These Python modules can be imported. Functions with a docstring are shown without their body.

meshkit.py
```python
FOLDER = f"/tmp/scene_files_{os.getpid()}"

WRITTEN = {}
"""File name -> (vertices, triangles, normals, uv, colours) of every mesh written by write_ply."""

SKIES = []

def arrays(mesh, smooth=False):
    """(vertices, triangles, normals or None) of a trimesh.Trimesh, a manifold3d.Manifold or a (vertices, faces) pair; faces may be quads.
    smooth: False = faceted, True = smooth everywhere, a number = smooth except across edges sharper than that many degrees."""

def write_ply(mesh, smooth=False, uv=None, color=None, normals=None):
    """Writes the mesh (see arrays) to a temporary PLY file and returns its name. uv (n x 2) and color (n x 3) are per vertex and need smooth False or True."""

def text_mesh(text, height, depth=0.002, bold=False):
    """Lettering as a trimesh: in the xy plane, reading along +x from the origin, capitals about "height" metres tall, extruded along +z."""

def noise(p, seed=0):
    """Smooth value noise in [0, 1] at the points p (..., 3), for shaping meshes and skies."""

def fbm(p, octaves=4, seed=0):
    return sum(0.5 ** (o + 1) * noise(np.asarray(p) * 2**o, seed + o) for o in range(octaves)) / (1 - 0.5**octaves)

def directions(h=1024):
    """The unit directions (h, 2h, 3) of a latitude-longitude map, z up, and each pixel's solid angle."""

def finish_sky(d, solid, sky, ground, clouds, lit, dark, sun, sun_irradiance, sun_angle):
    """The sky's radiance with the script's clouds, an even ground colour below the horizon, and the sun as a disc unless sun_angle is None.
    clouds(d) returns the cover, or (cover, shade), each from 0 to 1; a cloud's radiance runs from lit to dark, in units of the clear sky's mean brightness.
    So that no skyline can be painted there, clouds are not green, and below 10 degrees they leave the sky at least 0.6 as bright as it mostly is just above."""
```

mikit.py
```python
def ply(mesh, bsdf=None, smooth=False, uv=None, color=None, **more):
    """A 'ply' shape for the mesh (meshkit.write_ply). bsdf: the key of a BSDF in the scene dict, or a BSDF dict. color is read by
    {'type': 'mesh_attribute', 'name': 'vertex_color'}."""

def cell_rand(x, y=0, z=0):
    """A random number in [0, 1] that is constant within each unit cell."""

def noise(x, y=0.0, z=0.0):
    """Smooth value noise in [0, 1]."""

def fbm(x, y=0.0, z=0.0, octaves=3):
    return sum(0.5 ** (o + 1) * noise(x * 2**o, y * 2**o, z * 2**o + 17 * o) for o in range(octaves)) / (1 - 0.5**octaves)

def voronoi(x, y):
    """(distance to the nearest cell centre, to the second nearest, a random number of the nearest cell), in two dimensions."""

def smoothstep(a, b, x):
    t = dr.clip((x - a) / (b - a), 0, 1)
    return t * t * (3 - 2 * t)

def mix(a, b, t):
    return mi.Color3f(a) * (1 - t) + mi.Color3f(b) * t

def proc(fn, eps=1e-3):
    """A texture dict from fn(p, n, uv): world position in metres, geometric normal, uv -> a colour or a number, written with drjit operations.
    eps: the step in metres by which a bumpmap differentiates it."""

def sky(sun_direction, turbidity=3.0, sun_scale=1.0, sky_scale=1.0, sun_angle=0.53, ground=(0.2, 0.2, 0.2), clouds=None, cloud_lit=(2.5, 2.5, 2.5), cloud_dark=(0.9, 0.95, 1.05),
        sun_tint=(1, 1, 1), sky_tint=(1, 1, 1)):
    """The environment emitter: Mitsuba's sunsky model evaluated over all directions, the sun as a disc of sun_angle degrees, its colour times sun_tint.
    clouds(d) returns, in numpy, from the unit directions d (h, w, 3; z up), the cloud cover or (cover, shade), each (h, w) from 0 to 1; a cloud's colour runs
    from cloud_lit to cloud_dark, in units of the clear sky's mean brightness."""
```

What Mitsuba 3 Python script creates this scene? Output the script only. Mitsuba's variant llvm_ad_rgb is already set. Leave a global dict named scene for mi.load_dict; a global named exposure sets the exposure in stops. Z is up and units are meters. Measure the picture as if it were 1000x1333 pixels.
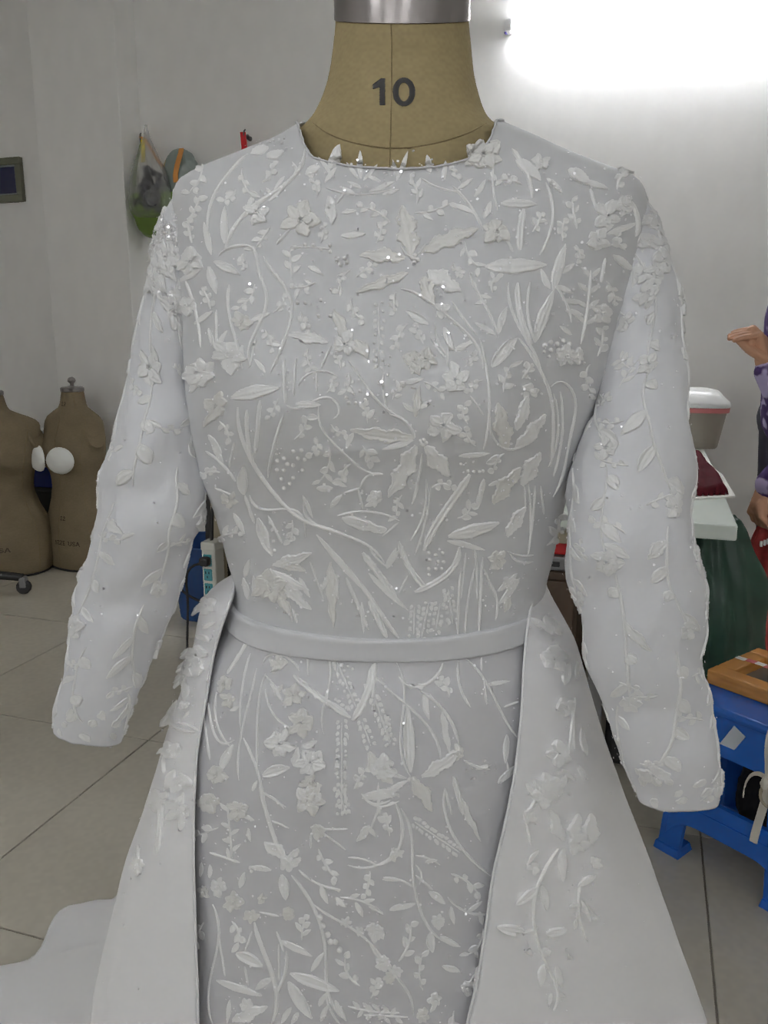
import math, random
import numpy as np, trimesh, mitsuba as mi, drjit as dr, mikit, meshkit
import manifold3d as m3
from scipy.interpolate import PchipInterpolator, LinearNDInterpolator
from scipy.spatial import cKDTree

T = mi.ScalarTransform4f
scene, labels = {}, {}
rng = random.Random(7)
nrg = np.random.default_rng(7)

# ---------------------------------------------------------------- camera, lights, exposure
FPX, PITCH, CAMH = 1060.0, math.radians(12.3), 1.15
exposure = 2.28
CAM = np.array([0, 0, CAMH])
FWD = np.array([0, math.cos(PITCH), -math.sin(PITCH)])
UPV = np.array([0, math.sin(PITCH), math.cos(PITCH)])
RGT = np.array([1.0, 0, 0])
scene['camera'] = {'type': 'perspective', 'fov': math.degrees(2 * math.atan(500 / FPX)), 'fov_axis': 'x', 'near_clip': 0.01, 'far_clip': 50.0,
                   'to_world': T().look_at(origin=CAM.tolist(), target=(CAM + FWD).tolist(), up=[0, 0, 1])}
PHI = math.radians(18)          # the room is turned 18 degrees to the camera
E1 = np.array([math.cos(PHI), -math.sin(PHI), 0]); E2 = np.array([math.sin(PHI), math.cos(PHI), 0])
ROOM = np.eye(4); ROOM[:3, 0] = E1; ROOM[:3, 1] = E2
BW, PILF, ZC, AL, AR, BB = 3.75, 3.585, 3.05, -3.7, 2.6, -3.4   # back wall, pillar front, ceiling, side walls, wall behind
TUBE_WALL, TUBE_CEILING, TUBE_FRONT = 18.0, 7.0, 21.5      # radiance of the tubes: in view, on the ceiling, on the wall behind the camera

def ray(px, py): return FWD + RGT * ((px - 500) / FPX) + UPV * ((666.5 - py) / FPX)
def atY(px, py, Y): d = ray(px, py); return CAM + d * (Y / d[1])
def atZ(px, py, z): d = ray(px, py); return CAM + d * ((z - CAMH) / d[2])
def atB(px, py, b): d = ray(px, py); return CAM + d * (b / (d @ E2))
def room(a, b, z=0.0): return E1 * a + E2 * b + np.array([0, 0, z])
def toroom(p): return np.array([p @ E1, p @ E2, p[2]])
def project(P):
    d = np.asarray(P, float) - CAM; zc = d @ FWD
    return np.stack([500 + FPX * (d @ RGT) / zc, 666.5 - FPX * (d @ UPV) / zc], -1), zc

# ---------------------------------------------------------------- materials
def principled(rgb, rough=0.5, **k):
    return {'type': 'twosided', 'b': {'type': 'principled', 'base_color': rgb if isinstance(rgb, dict) else {'type': 'rgb', 'value': list(rgb)}, 'roughness': rough, **k}}
def bumped(inner, fn, scale, eps=1e-3):
    return {'type': 'twosided', 'b': {'type': 'bumpmap', 'arbitrary': mikit.proc(fn, eps), 'scale': scale, 'b': inner['b']}}
noise, fbm, smoothstep, mix = mikit.noise, mikit.fbm, mikit.smoothstep, mikit.mix
def wall_col(p, n, uv):
    t = fbm(p.x * 2.3, p.y * 2.3, p.z * 2.3); s = noise(p.x * 24, p.y * 24, p.z * 9)
    return mix((.74, .735, .715), (.79, .78, .76), t) * (0.97 + 0.05 * s)
def tile_col(p, n, uv):
    t = fbm(p.x * 3 + 5, p.y * 3, p.z); s = noise(p.x * 90, p.y * 90)
    return mix((.45, .42, .355), (.50, .47, .40), t) * (0.96 + 0.07 * s)
def canvas_col(p, n, uv):
    t = fbm(p.x * 30, p.y * 30, p.z * 30); s = noise(p.x * 420, p.y * 420, p.z * 420)
    return mix((.265, .215, .115), (.295, .24, .13), t) * (0.92 + 0.14 * s)
def canvas_old_col(p, n, uv):
    t = fbm(p.x * 9, p.y * 9, p.z * 9); s = noise(p.x * 160, p.y * 160, p.z * 160)
    return mix((.15, .12, .075), (.225, .18, .115), t) * (0.92 + 0.14 * s)
def wood_col(p, n, uv):
    g = noise(p.x * 30 + 4 * noise(p.x * 9, p.y * 9), p.y * 30, p.z * 160)
    return mix((.46, .19, .035), (.60, .29, .075), g)
def brown_col(p, n, uv):
    return mix((.055, .035, .022), (.085, .055, .035), noise(p.x * 30, p.y * 30, p.z * 3))
def cloth_fine(p, n, uv): return noise(p.x * 1500, p.y * 1500, p.z * 1500) + 2.0 * fbm(p.x * 120, p.y * 120, p.z * 120)
def lace_fine(p, n, uv): return noise(p.x * 1100, p.y * 1100, p.z * 1100) + 1.2 * noise(p.x * 480, p.y * 480, p.z * 480)
def velvet_fine(p, n, uv): return noise(p.x * 300, p.y * 300, p.z * 300)
def purple_col(p, n, uv):
    t = fbm(p.x * 22, p.y * 22, p.z * 22)
    return mix((.05, .02, .12), (.42, .36, .55), smoothstep(.5, .62, t))
def greenbag_col(p, n, uv):
    return mix((.005, .026, .016), (.013, .055, .033), fbm(p.x * 14, p.y * 14, p.z * 14))

M = {
    'wall_paint': principled(mikit.proc(wall_col), .75, specular=.3),
    'ceiling_paint': principled((.78, .78, .77), .8),
    'floor_tile_glaze': principled(mikit.proc(tile_col), .22, specular=.5),
    'grout': principled((.20, .18, .15), .9),
    'dark_skirting': principled((.03, .028, .027), .4),
    'dress_satin': bumped(principled((.52, .525, .535), .5, specular=.35, sheen=.25), cloth_fine, .00011, 4e-4),
    'skirt_satin': bumped(principled((.495, .495, .51), .55, specular=.3, sheen=.2), cloth_fine, .00011, 4e-4),
    'sleeve_satin': bumped(principled((.57, .575, .595), .52, specular=.35, sheen=.25), cloth_fine, .00011, 4e-4),
    'organza': bumped(principled((.69, .69, .70), .6, specular=.3, sheen=.2), cloth_fine, .00004, 4e-4),
    'belt_satin': principled((.55, .555, .57), .34, specular=.5),
    'lace': bumped(principled((.75, .75, .745), .42, specular=.5, sheen=.3), lace_fine, .0003, 4e-4),
    'lace_cream': bumped(principled((.69, .685, .665), .45, specular=.45, sheen=.3), lace_fine, .0003, 4e-4),
    'lace_white': bumped(principled((.80, .80, .795), .42, specular=.5, sheen=.3), lace_fine, .0003, 4e-4),
    'lace_sleeve': bumped(principled((.665, .665, .66), .45, specular=.45, sheen=.3), lace_fine, .0003, 4e-4),
    'pearl': principled((.72, .715, .71), .26, specular=.7, clearcoat=.5, clearcoat_gloss=.9),
    'sequin_film': principled((.93, .93, .95), .12, metallic=.8),
    'canvas': principled(mikit.proc(canvas_col), .8, specular=.2),
    'canvas_old': principled(mikit.proc(canvas_old_col), .85, specular=.2),
    'seam': principled((.20, .155, .08), .9),
    'ink': principled((.012, .011, .010), .6),
    'ink_faded': principled((.06, .04, .03), .8),
    'chrome': principled((.30, .28, .275), .08, metallic=1.0),
    'black_metal': principled((.02, .02, .02), .4, specular=.5),
    'black_plastic': principled((.015, .015, .016), .45),
    'black_cloth': principled((.012, .012, .013), .85),
    'foam_white': principled((.80, .81, .78), .7),
    'lamp_white': principled((.80, .80, .80), .35),
    'lamp_mark': principled((.05, .03, .35), .5),
    'frame_olive': principled((.105, .108, .072), .55),
    'frame_bevel': principled((.20, .22, .22), .4),
    'navy_panel': principled((.012, .013, .045), .35),
    'hook_metal': principled((.10, .10, .10), .35, metallic=.7),
    'green_plastic': principled((.10, .17, .02), .32, specular=.5),
    'clear_film': {'type': 'blendbsdf', 'weight': .10, 'a': {'type': 'thindielectric', 'int_ior': 1.4}, 'b': principled((.75, .75, .73), .3)},
    'dark_thread': principled((.035, .035, .045), .5),
    'pale_thread': principled((.45, .40, .38), .6),
    'yellow_strap': principled((.62, .50, .03), .5),
    'orange_strap': principled((.62, .27, .06), .5),
    'teal_film': principled((.20, .235, .215), .3),
    'ochre_cloth': principled((.36, .27, .10), .6),
    'red_ribbon': principled((.55, .015, .02), .45),
    'red_plastic': principled((.60, .03, .035), .35),
    'table_laminate': principled((.62, .68, .63), .38, specular=.5),
    'table_edge': principled((.60, .64, .58), .45),
    'beige_metal': principled((.34, .30, .22), .5),
    'cabinet_wood': principled(mikit.proc(brown_col), .5),
    'grey_metal': principled((.25, .25, .25), .4, metallic=.4),
    'red_velvet': bumped(principled((.060, .003, .008), .8, sheen=.12, specular=.15), velvet_fine, .0006),
    'paper': principled((.80, .80, .76), .7),
    'tub_plastic': principled((.34, .31, .26), .25, specular=.5),
    'tub_rim': principled((.62, .22, .22), .4),
    'white_film': principled((.85, .86, .84), .25, specular=.6),
    'green_velvet': bumped(principled(mikit.proc(greenbag_col), .45, specular=.5), velvet_fine, .0006),
    'red_film': principled((.42, .05, .045), .28, specular=.6),
    'blue_plastic': principled((.012, .105, .44), .33, specular=.5),
    'blue_plastic_dull': principled((.010, .045, .15), .5),
    'blue_carton': principled((.01, .03, .22), .5),
    'carton_white': principled((.50, .52, .52), .6),
    'orange_wood': principled(mikit.proc(wood_col), .3, specular=.5, clearcoat=.4),
    'glass_dark': principled((.10, .11, .11), .12, specular=.6),
    'tape_red': principled((.60, .16, .16), .6),
    'cotton_tape': principled((.58, .55, .48), .8),
    'sticker': principled((.50, .54, .58), .6),
    'strip_white': principled((.60, .60, .55), .45),
    'strip_cyan': principled((.06, .28, .33), .4),
    'skin': principled((.50, .27, .17), .5, specular=.4),
    'nail': principled((.62, .36, .28), .3),
    'purple_knit': bumped(principled(mikit.proc(purple_col), .85, sheen=.6), velvet_fine, .002),
    'dark_laminate': principled((.035, .030, .028), .45),
    'trouser': principled((.03, .03, .045), .8),
    'hair': principled((.015, .011, .009), .5),
}
scene.update({'material_' + k: v for k, v in M.items()})

# ---------------------------------------------------------------- mesh helpers
TM = trimesh.Trimesh
cat = trimesh.util.concatenate
def add(key, mesh, mat, label=None, category=None, group=None, kind=None, smooth=False, **more):
    if key in scene:
        i = 1
        while f'{key}_{i:03d}' in scene: i += 1
        key = f'{key}_{i:03d}'
    scene[key] = mesh if isinstance(mesh, dict) else mikit.ply(mesh, 'material_' + mat, smooth=smooth, **more)
    tag(key, label, category, group, kind)
    return key
def tag(key, label=None, category=None, group=None, kind=None):
    e = {k: v for k, v in (('label', label), ('category', category), ('group', group), ('kind', kind)) if v}
    if e: labels[key] = {**labels.get(key, {}), **e}
def xf(mesh, M4):
    m = mesh.copy(); m.apply_transform(M4); return m
def move(mesh, p): m = mesh.copy(); m.apply_translation(p); return m
def rotz(deg, p=(0, 0, 0)):
    R = trimesh.transformations.rotation_matrix(math.radians(deg), [0, 0, 1]); R[:3, 3] = p; return R
def rbox(sx, sy, sz, c=(0, 0, 0), r=0.004):
    r = min(r, .45 * min(sx, sy, sz)); h = np.array([sx, sy, sz]) / 2 - r; v = []
    for s in np.ndindex(2, 2, 2):
        q = (np.array(s) * 2 - 1) * h
        for k in range(3):
            for j in range(3):
                o = np.zeros(3)
                sg = np.array(s) * 2 - 1
                o[k] += sg[k] * r * (1.0 if j == 0 else .707)
                if j: o[(k + j) % 3] += sg[(k + j) % 3] * r * .707
                v.append(q + o)
    m = trimesh.convex.convex_hull(np.array(v)); m.apply_translation(c); return m
def tube(path, r, n=10, closed=False, caps=True):
    P = np.asarray(path, float); k = len(P); r = np.broadcast_to(np.asarray(r, float), (k,))
    t = np.gradient(P, axis=0); t /= np.linalg.norm(t, axis=1, keepdims=True) + 1e-12
    ref = np.array([0, 0, 1.0]) if abs(t[0][2]) < .9 else np.array([1.0, 0, 0])
    a = np.linspace(0, 2 * np.pi, n, endpoint=False); V = []
    u = np.cross(t[0], ref); u /= np.linalg.norm(u)
    for i in range(k):
        u = u - t[i] * (u @ t[i]); u /= np.linalg.norm(u) + 1e-12; w = np.cross(t[i], u)
        V.append(P[i] + r[i] * (np.cos(a)[:, None] * u + np.sin(a)[:, None] * w))
    return loft(np.array(V), caps)
def loft(R, caps=False, wrap=True):
    R = np.asarray(R, float); n, m = R.shape[:2]; V = R.reshape(-1, 3); F = []
    i, j = np.meshgrid(np.arange(n - 1), np.arange(m if wrap else m - 1), indexing='ij'); i, j = i.ravel(), j.ravel(); j2 = (j + 1) % m
    F = np.concatenate([np.stack([i * m + j, i * m + j2, (i + 1) * m + j2], 1), np.stack([i * m + j, (i + 1) * m + j2, (i + 1) * m + j], 1)])
    if caps:
        V = np.vstack([V, R[0].mean(0), R[-1].mean(0)]); k = np.arange(m); k2 = (k + 1) % m
        F = np.vstack([F, np.stack([k2, k, np.full(m, n * m)], 1), np.stack([(n - 1) * m + k, (n - 1) * m + k2, np.full(m, n * m + 1)], 1)])
    return TM(V, F, process=False)
def lathe(prof, n=32, caps=True):
    a = np.linspace(0, 2 * np.pi, n, endpoint=False)
    return loft([[(r * math.cos(t), r * math.sin(t), z) for t in a] for r, z in prof], caps)
def spline(pts, n):
    P = np.asarray(pts, float)
    if len(P) < 3: return np.linspace(P[0], P[-1], n)
    s = np.r_[0, np.cumsum(np.linalg.norm(np.diff(P, axis=0), axis=1))]
    t = np.linspace(0, s[-1], n)
    from scipy.interpolate import CubicSpline
    return CubicSpline(s, P, axis=0)(t)
def ball(c, r, sub=1): m = trimesh.creation.icosphere(subdivisions=sub, radius=r); m.apply_translation(c); return m
def hullbody(bones, length=.014, it=12):
    """A body from bones ((p, r), (q, s)): hulls of two spheres, united, refined and smoothed into one surface."""
    parts = []
    for (p, r), (q, s) in bones:
        a = m3.Manifold.sphere(r, 20).translate(list(map(float, p))); b = m3.Manifold.sphere(s, 20).translate(list(map(float, q)))
        parts.append(m3.Manifold.batch_hull([a, b]))
    m = m3.Manifold.batch_boolean(parts, m3.OpType.Add).refine_to_length(length)
    d = m.to_mesh(); t = TM(d.vert_properties[:, :3], d.tri_verts, process=True)
    return trimesh.smoothing.filter_taubin(t, .5, .53, it)
def blob(c, rx, ry, rz, amp=.15, freq=6., seed=0, sub=4, flat=None):
    m = trimesh.creation.icosphere(subdivisions=sub); v = m.vertices.copy()
    k = 1 + amp * (meshkit.fbm(v * freq / 2 + 10 + seed, 3, seed) - .5) * 2
    v = v * k[:, None] * [rx, ry, rz] + c
    if flat is not None: v[:, 2] = np.maximum(v[:, 2], flat)
    m.vertices = v; return m

# ---------------------------------------------------------------- the setting
def rb(a0, a1, b0, b1, z0, z1, r=.002):
    return xf(rbox(a1 - a0, b1 - b0, z1 - z0, ((a0 + a1) / 2, (b0 + b1) / 2, (z0 + z1) / 2), r), ROOM)
add('wall_back', rb(AL, AR, BW, BW + .12, 0, ZC), 'wall_paint', 'off-white painted plaster wall behind the dress, with a tube lamp', kind='structure')
add('wall_left', rb(AL - .12, AL, BB, BW + .12, 0, ZC), 'wall_paint', kind='structure')
add('wall_right', rb(AR, AR + .12, BB, BW + .12, 0, ZC), 'wall_paint', kind='structure')
add('wall_front', rb(AL, AR, BB - .12, BB, 0, ZC), 'wall_paint', kind='structure')
add('ceiling', rb(AL - .12, AR + .12, BB - .12, BW + .12, ZC, ZC + .1), 'ceiling_paint', kind='structure')
pl, pr = toroom(atB(48, 180, PILF))[0], toroom(atB(158, 180, PILF))[0]
add('wall_pillar', rb(pl, pr, PILF, BW + .01, 0, ZC, .006), 'wall_paint', 'square plaster pillar standing proud of the back wall behind two dress forms', kind='structure')
add('floor', rb(AL, AR, BB, BW, -.08, -.004), 'grout', 'floor of large glossy beige ceramic tiles with dark joints', kind='structure')
TS = .75
for ia in range(-6, 4):
    for ib in range(-6, 4):
        a0, a1 = .18 + ia * TS, .18 + (ia + 1) * TS; b0, b1 = 1.85 + ib * TS, 1.85 + (ib + 1) * TS
        a0, a1, b0, b1 = max(a0, AL), min(a1, AR), max(b0, BB), min(b1, BW)
        if a1 - a0 > .05 and b1 - b0 > .05:
            add('floor__tile', rb(a0 + .0022, a1 - .0022, b0 + .0022, b1 - .0022, -.02, 0, .0012), 'floor_tile_glaze')
add('baseboard_back', rb(pr, AR, BW - .014, BW, 0, .10, .003), 'dark_skirting', 'dark skirting board along the back wall', kind='structure')

# lamps: one tube on the back wall (in view), others out of the frame
def tube_lamp(key, p, q, normal, L, label, seen=False, length_cap=.03):
    p, q, nrm = map(lambda v: np.asarray(v, float), (p, q, normal)); ax = (q - p) / np.linalg.norm(q - p)
    R = np.eye(4); R[:3, 0] = ax; R[:3, 1] = np.cross(nrm, ax); R[:3, 2] = nrm; R[:3, 3] = (p + q) / 2
    ln = np.linalg.norm(q - p)
    add(key + '__housing', xf(rbox(ln, .018, .024, (0, 0, .012), .004), R), 'lamp_white')
    for s in (-1, 1):
        add(key + '__end_cap', xf(rbox(length_cap, .046, .062, (s * (ln / 2 + length_cap / 2 - .004), 0, .031), .006), R), 'lamp_white')
    t = xf(tube([(-ln / 2, 0, .046), (ln / 2, 0, .046)], .014, 16), R)
    add(key + '__tube', {**mikit.ply(t, 'material_lamp_white', smooth=40), 'emitter': {'type': 'area', 'radiance': {'type': 'rgb', 'value': [L * .97, L * .99, L * 1.03]}}}, None)
    tag(key, label, 'lamp'); return R, ln
pl_ = atB(668, 38, BW); ar_ = toroom(pl_)
RL, LN = tube_lamp('wall_lamp', room(ar_[0], BW, ar_[2]), room(ar_[0] + 1.2, BW, ar_[2] - .055), -E2, TUBE_WALL, 'glowing white fluorescent tube fixed high on the back wall')
add('wall_lamp__mark', xf(rbox(.010, .002, .030, (-LN / 2 - .024, -.0235, .03), .0005), RL), 'lamp_mark', 'blue mark on the white end cap')
add('wall_lamp__mark', xf(rbox(.002, .014, .034, (-LN / 2 - .0265, -.010, .03), .0005), RL), 'lamp_mark')
# The floor is lit up to a straight edge parallel to the back wall: these tubes hang just before a ceiling beam, which shades all beyond that edge.
tube_lamp('ceiling_lamp', room(-1.6, -.30, ZC), room(-.4, -.30, ZC), (0, 0, -1), TUBE_CEILING, 'fluorescent tube on the ceiling before the beam, over the old dress forms side')
tube_lamp('ceiling_lamp_001', room(.2, -.30, ZC), room(1.4, -.30, ZC), (0, 0, -1), TUBE_CEILING, 'fluorescent tube on the ceiling before the beam, over the camera')
for k, a in enumerate((-2.6, -.9, .8)):
    tube_lamp('front_lamp' + ('' if not k else f'_{k:03d}'), room(a + 1.2, BB + .006, 2.45), room(a, BB + .006, 2.45), E2, TUBE_FRONT, ('fluorescent tube on the wall behind the camera, nearest the forms side', 'middle fluorescent tube on the wall behind the camera', 'fluorescent tube on the wall behind the camera, on the work table side')[k])
add('ceiling_beam', rb(AL, AR, -.12, .10, 2.72, ZC + .01, .004), 'ceiling_paint', 'plaster beam across the ceiling', kind='structure')

# dark wardrobes by the wall behind the camera: the chrome neck cap mirrors them as dark bands
for k, a in enumerate((-1.9, -.3, 1.3)):
    t = 'wardrobe' + ('' if not k else f'_{k:03d}')
    add(t + '__body', rb(a, a + .78, -3.37, -2.87, .05, 2.0, .006), 'dark_laminate'); add(t + '__plinth', rb(a + .02, a + .76, -3.35, -2.89, 0, .05), 'black_plastic')
    for j in range(2):
        d = add(t + '__door', rb(a + .004 + j * .39, a + .386 + j * .39, -2.87, -2.85, .07, 1.98, .003), 'dark_laminate')
        add(d + '__handle', rb(a + (.35, .42)[j], a + (.362, .432)[j], -2.85, -2.83, .95, 1.10, .003), 'grey_metal')
    tag(t, ('dark two-door wardrobe behind the camera, on the dress forms side', 'dark two-door wardrobe right behind the camera', 'dark two-door wardrobe behind the camera, on the work table side')[k], 'wardrobe')

# framed panel on the wall beside the pillar
pc = toroom(atB(6, 236, BW)); w_, h_ = .24, .20
pe = toroom(atB(32, 236, BW))[0]; hh = (atB(10, 206, BW)[2] - atB(10, 264, BW)[2])
fw = .034; a1 = pe; a0 = pe - .34; z1 = atB(15, 206, BW)[2]; z0 = z1 - hh
for nm, q in (('frame_rail', (a0, a1, z1 - .036, z1)), ('frame_rail', (a0, a1, z0, z0 + .036)), ('frame_rail', (a1 - fw, a1, z0 + .036, z1 - .036)), ('frame_rail', (a0, a0 + fw, z0 + .036, z1 - .036))):
    add('framed_panel__' + nm, rb(q[0], q[1], BW - .028, BW, q[2], q[3], .003), 'frame_olive')
for q in ((a0 + fw, a1 - fw, z1 - .044, z1 - .036), (a0 + fw, a1 - fw, z0 + .036, z0 + .044), (a1 - fw - .008, a1 - fw, z0 + .044, z1 - .044), (a0 + fw, a0 + fw + .008, z0 + .044, z1 - .044)):
    add('framed_panel__inner_bevel', rb(q[0], q[1], BW - .020, BW, q[2], q[3], .002), 'frame_bevel')
add('framed_panel__pane', rb(a0 + fw, a1 - fw, BW - .010, BW, z0 + .036, z1 - .036), 'navy_panel', 'dark blue centre')
tag('framed_panel', 'olive grey framed panel with a dark blue centre fixed to the wall by the pillar', 'panel')

# ---------------------------------------------------------------- the main dress form (neck and cap in view)
CY = .74
def zc_of(Y, z): return Y * math.cos(PITCH) + (CAMH - z) * math.sin(PITCH)
def py_of(Y, z): return 666.5 - FPX * (Y * math.sin(PITCH) + (z - CAMH) * math.cos(PITCH)) / zc_of(Y, z)
class Edge:
    """A line traced on the photograph as px over py, read at a depth Y and a height z."""
    def __init__(s, pts):
        p = np.array(sorted(pts, key=lambda q: q[1]), float); s.y, s.x = p[:, 1], p[:, 0]; s.f = PchipInterpolator(s.y, s.x)
        s.k0 = (s.x[1] - s.x[0]) / (s.y[1] - s.y[0]); s.k1 = (s.x[-1] - s.x[-2]) / (s.y[-1] - s.y[-2])
    def px(s, y): return s.x[0] + (y - s.y[0]) * s.k0 if y < s.y[0] else s.x[-1] + (y - s.y[-1]) * s.k1 if y > s.y[-1] else float(s.f(y))
    def at(s, Y, z): return (s.px(py_of(Y, z)) - 500) / FPX * zc_of(Y, z)
NL = Edge([(437, 0), (437, 22), (434, 60), (428, 100), (419, 130), (406, 155), (385, 176), (350, 195)])
NR = Edge([(610, 0), (610, 22), (613, 60), (617, 100), (624, 130), (634, 155), (652, 172), (690, 190)])
YN = .752
def zpx(py, Y): return atY(500, py, Y)[2]
ztop, zb = zpx(24, YN), zpx(182, YN)
ang = np.linspace(0, 2 * np.pi, 72, endpoint=False)
rings = []
for z in np.linspace(zb - .06, ztop, 40):
    l, r = NL.at(YN, max(z, zb)), NR.at(YN, max(z, zb)); a = (r - l) / 2; b = min(a, .0545 + max(0, (zpx(100, YN) - z)) * .25)
    rings.append([((l + r) / 2 + a * math.sin(t), YN - b * math.cos(t), z - .021 * math.cos(t) * float(np.clip((z - zpx(110, YN)) / (ztop - zpx(110, YN)), 0, 1)) ** 1.4) for t in ang])
neck = loft(rings)
add('dress_form__neck', neck, 'canvas', smooth=True)
b0 = np.array(rings[-1]); c0 = b0.mean(0)
caprings = [(b0 - c0) * s + c0 + [0, 0, dz] for s, dz in ((1.012, -.0015), (1.022, -.001), (1.022, .046), (1.0, .052), (.8, .060), (.45, .066), (.12, .068), (.12, .10))]
add('dress_form__neck_cap', loft(caprings, True), 'chrome', 'chrome neck cap', smooth=35)
add('dress_form__finial', ball(c0 + [0, 0, .115], .02, 3), 'chrome', smooth=True)
tag('dress_form', 'beige canvas dress form of which only the neck marked 10 shows above the white dress', 'dress form')

# ---------------------------------------------------------------- dress: torso and skirt
TLe = Edge([(390, 164), (352, 186), (302, 206), (258, 224), (232, 240), (226, 262), (228, 300), (238, 400), (244, 480), (249, 540), (262, 610), (276, 645), (289, 685), (299, 725), (306, 755), (301, 790),
            (277, 830), (254, 890), (240, 960), (228, 1060), (218, 1200), (208, 1333), (160, 1900)])
TRe = Edge([(648, 163), (702, 186), (750, 206), (798, 224), (828, 238), (838, 262), (836, 300), (812, 400), (788, 480), (770, 540), (745, 605), (734, 645), (725, 685), (716, 725), (708, 755), (706, 785),
            (716, 830), (728, 890), (735, 960), (740, 1060), (745, 1200), (750, 1333), (790, 1900)])
ZNS, ZNF, ZW = zpx(165, .745), zpx(224, .665), .893
bz = PchipInterpolator([-.05, .30, .60, .76, .84, .893, .95, 1.03, 1.10, 1.18, 1.235, 1.27, 1.30, 1.34], [.17, .145, .125, .122, .110, .094, .096, .106, .112, .104, .090, .076, .064, .058])
cyz = PchipInterpolator([0, .9, 1.1, 1.25, 1.34], [.74, .74, .742, .745, .752])
def torso_pt(t, z, off=0.0):
    """t: angle from the front (radians, + to the right of the picture)."""
    cy = float(cyz(z)); l, r = TLe.at(cy, z), TRe.at(cy, z); a = (r - l) / 2 + off; b = float(bz(z)) + off
    s, c = math.sin(t), math.cos(t); k = (abs(s) ** 2.25 + abs(c) ** 2.25) ** (-1 / 2.25)
    x = (l + r) / 2 + a * s * k; y = cy - b * c * k
    if c > 0:
        for bx, bzz in ((-.098, 1.098), (.082, 1.094)):
            dz = z - bzz; sg = .062 if dz < 0 else .085
            y -= .021 * math.exp(-((x - bx) / .058) ** 2 - (dz / sg) ** 2) * min(1, c * 2)
        y -= .010 * math.exp(-((x + .008) / .07) ** 2 - ((z - 1.10) / .06) ** 2)
    return np.array([x, y, z])
NKX, NKY = [386, 391, 397, 406, 430, 470, 520, 565, 600, 622, 634, 641, 648], [160, 176, 194, 206, 214, 219, 222, 219, 213, 203, 190, 176, 158]
_nz = {}
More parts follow.
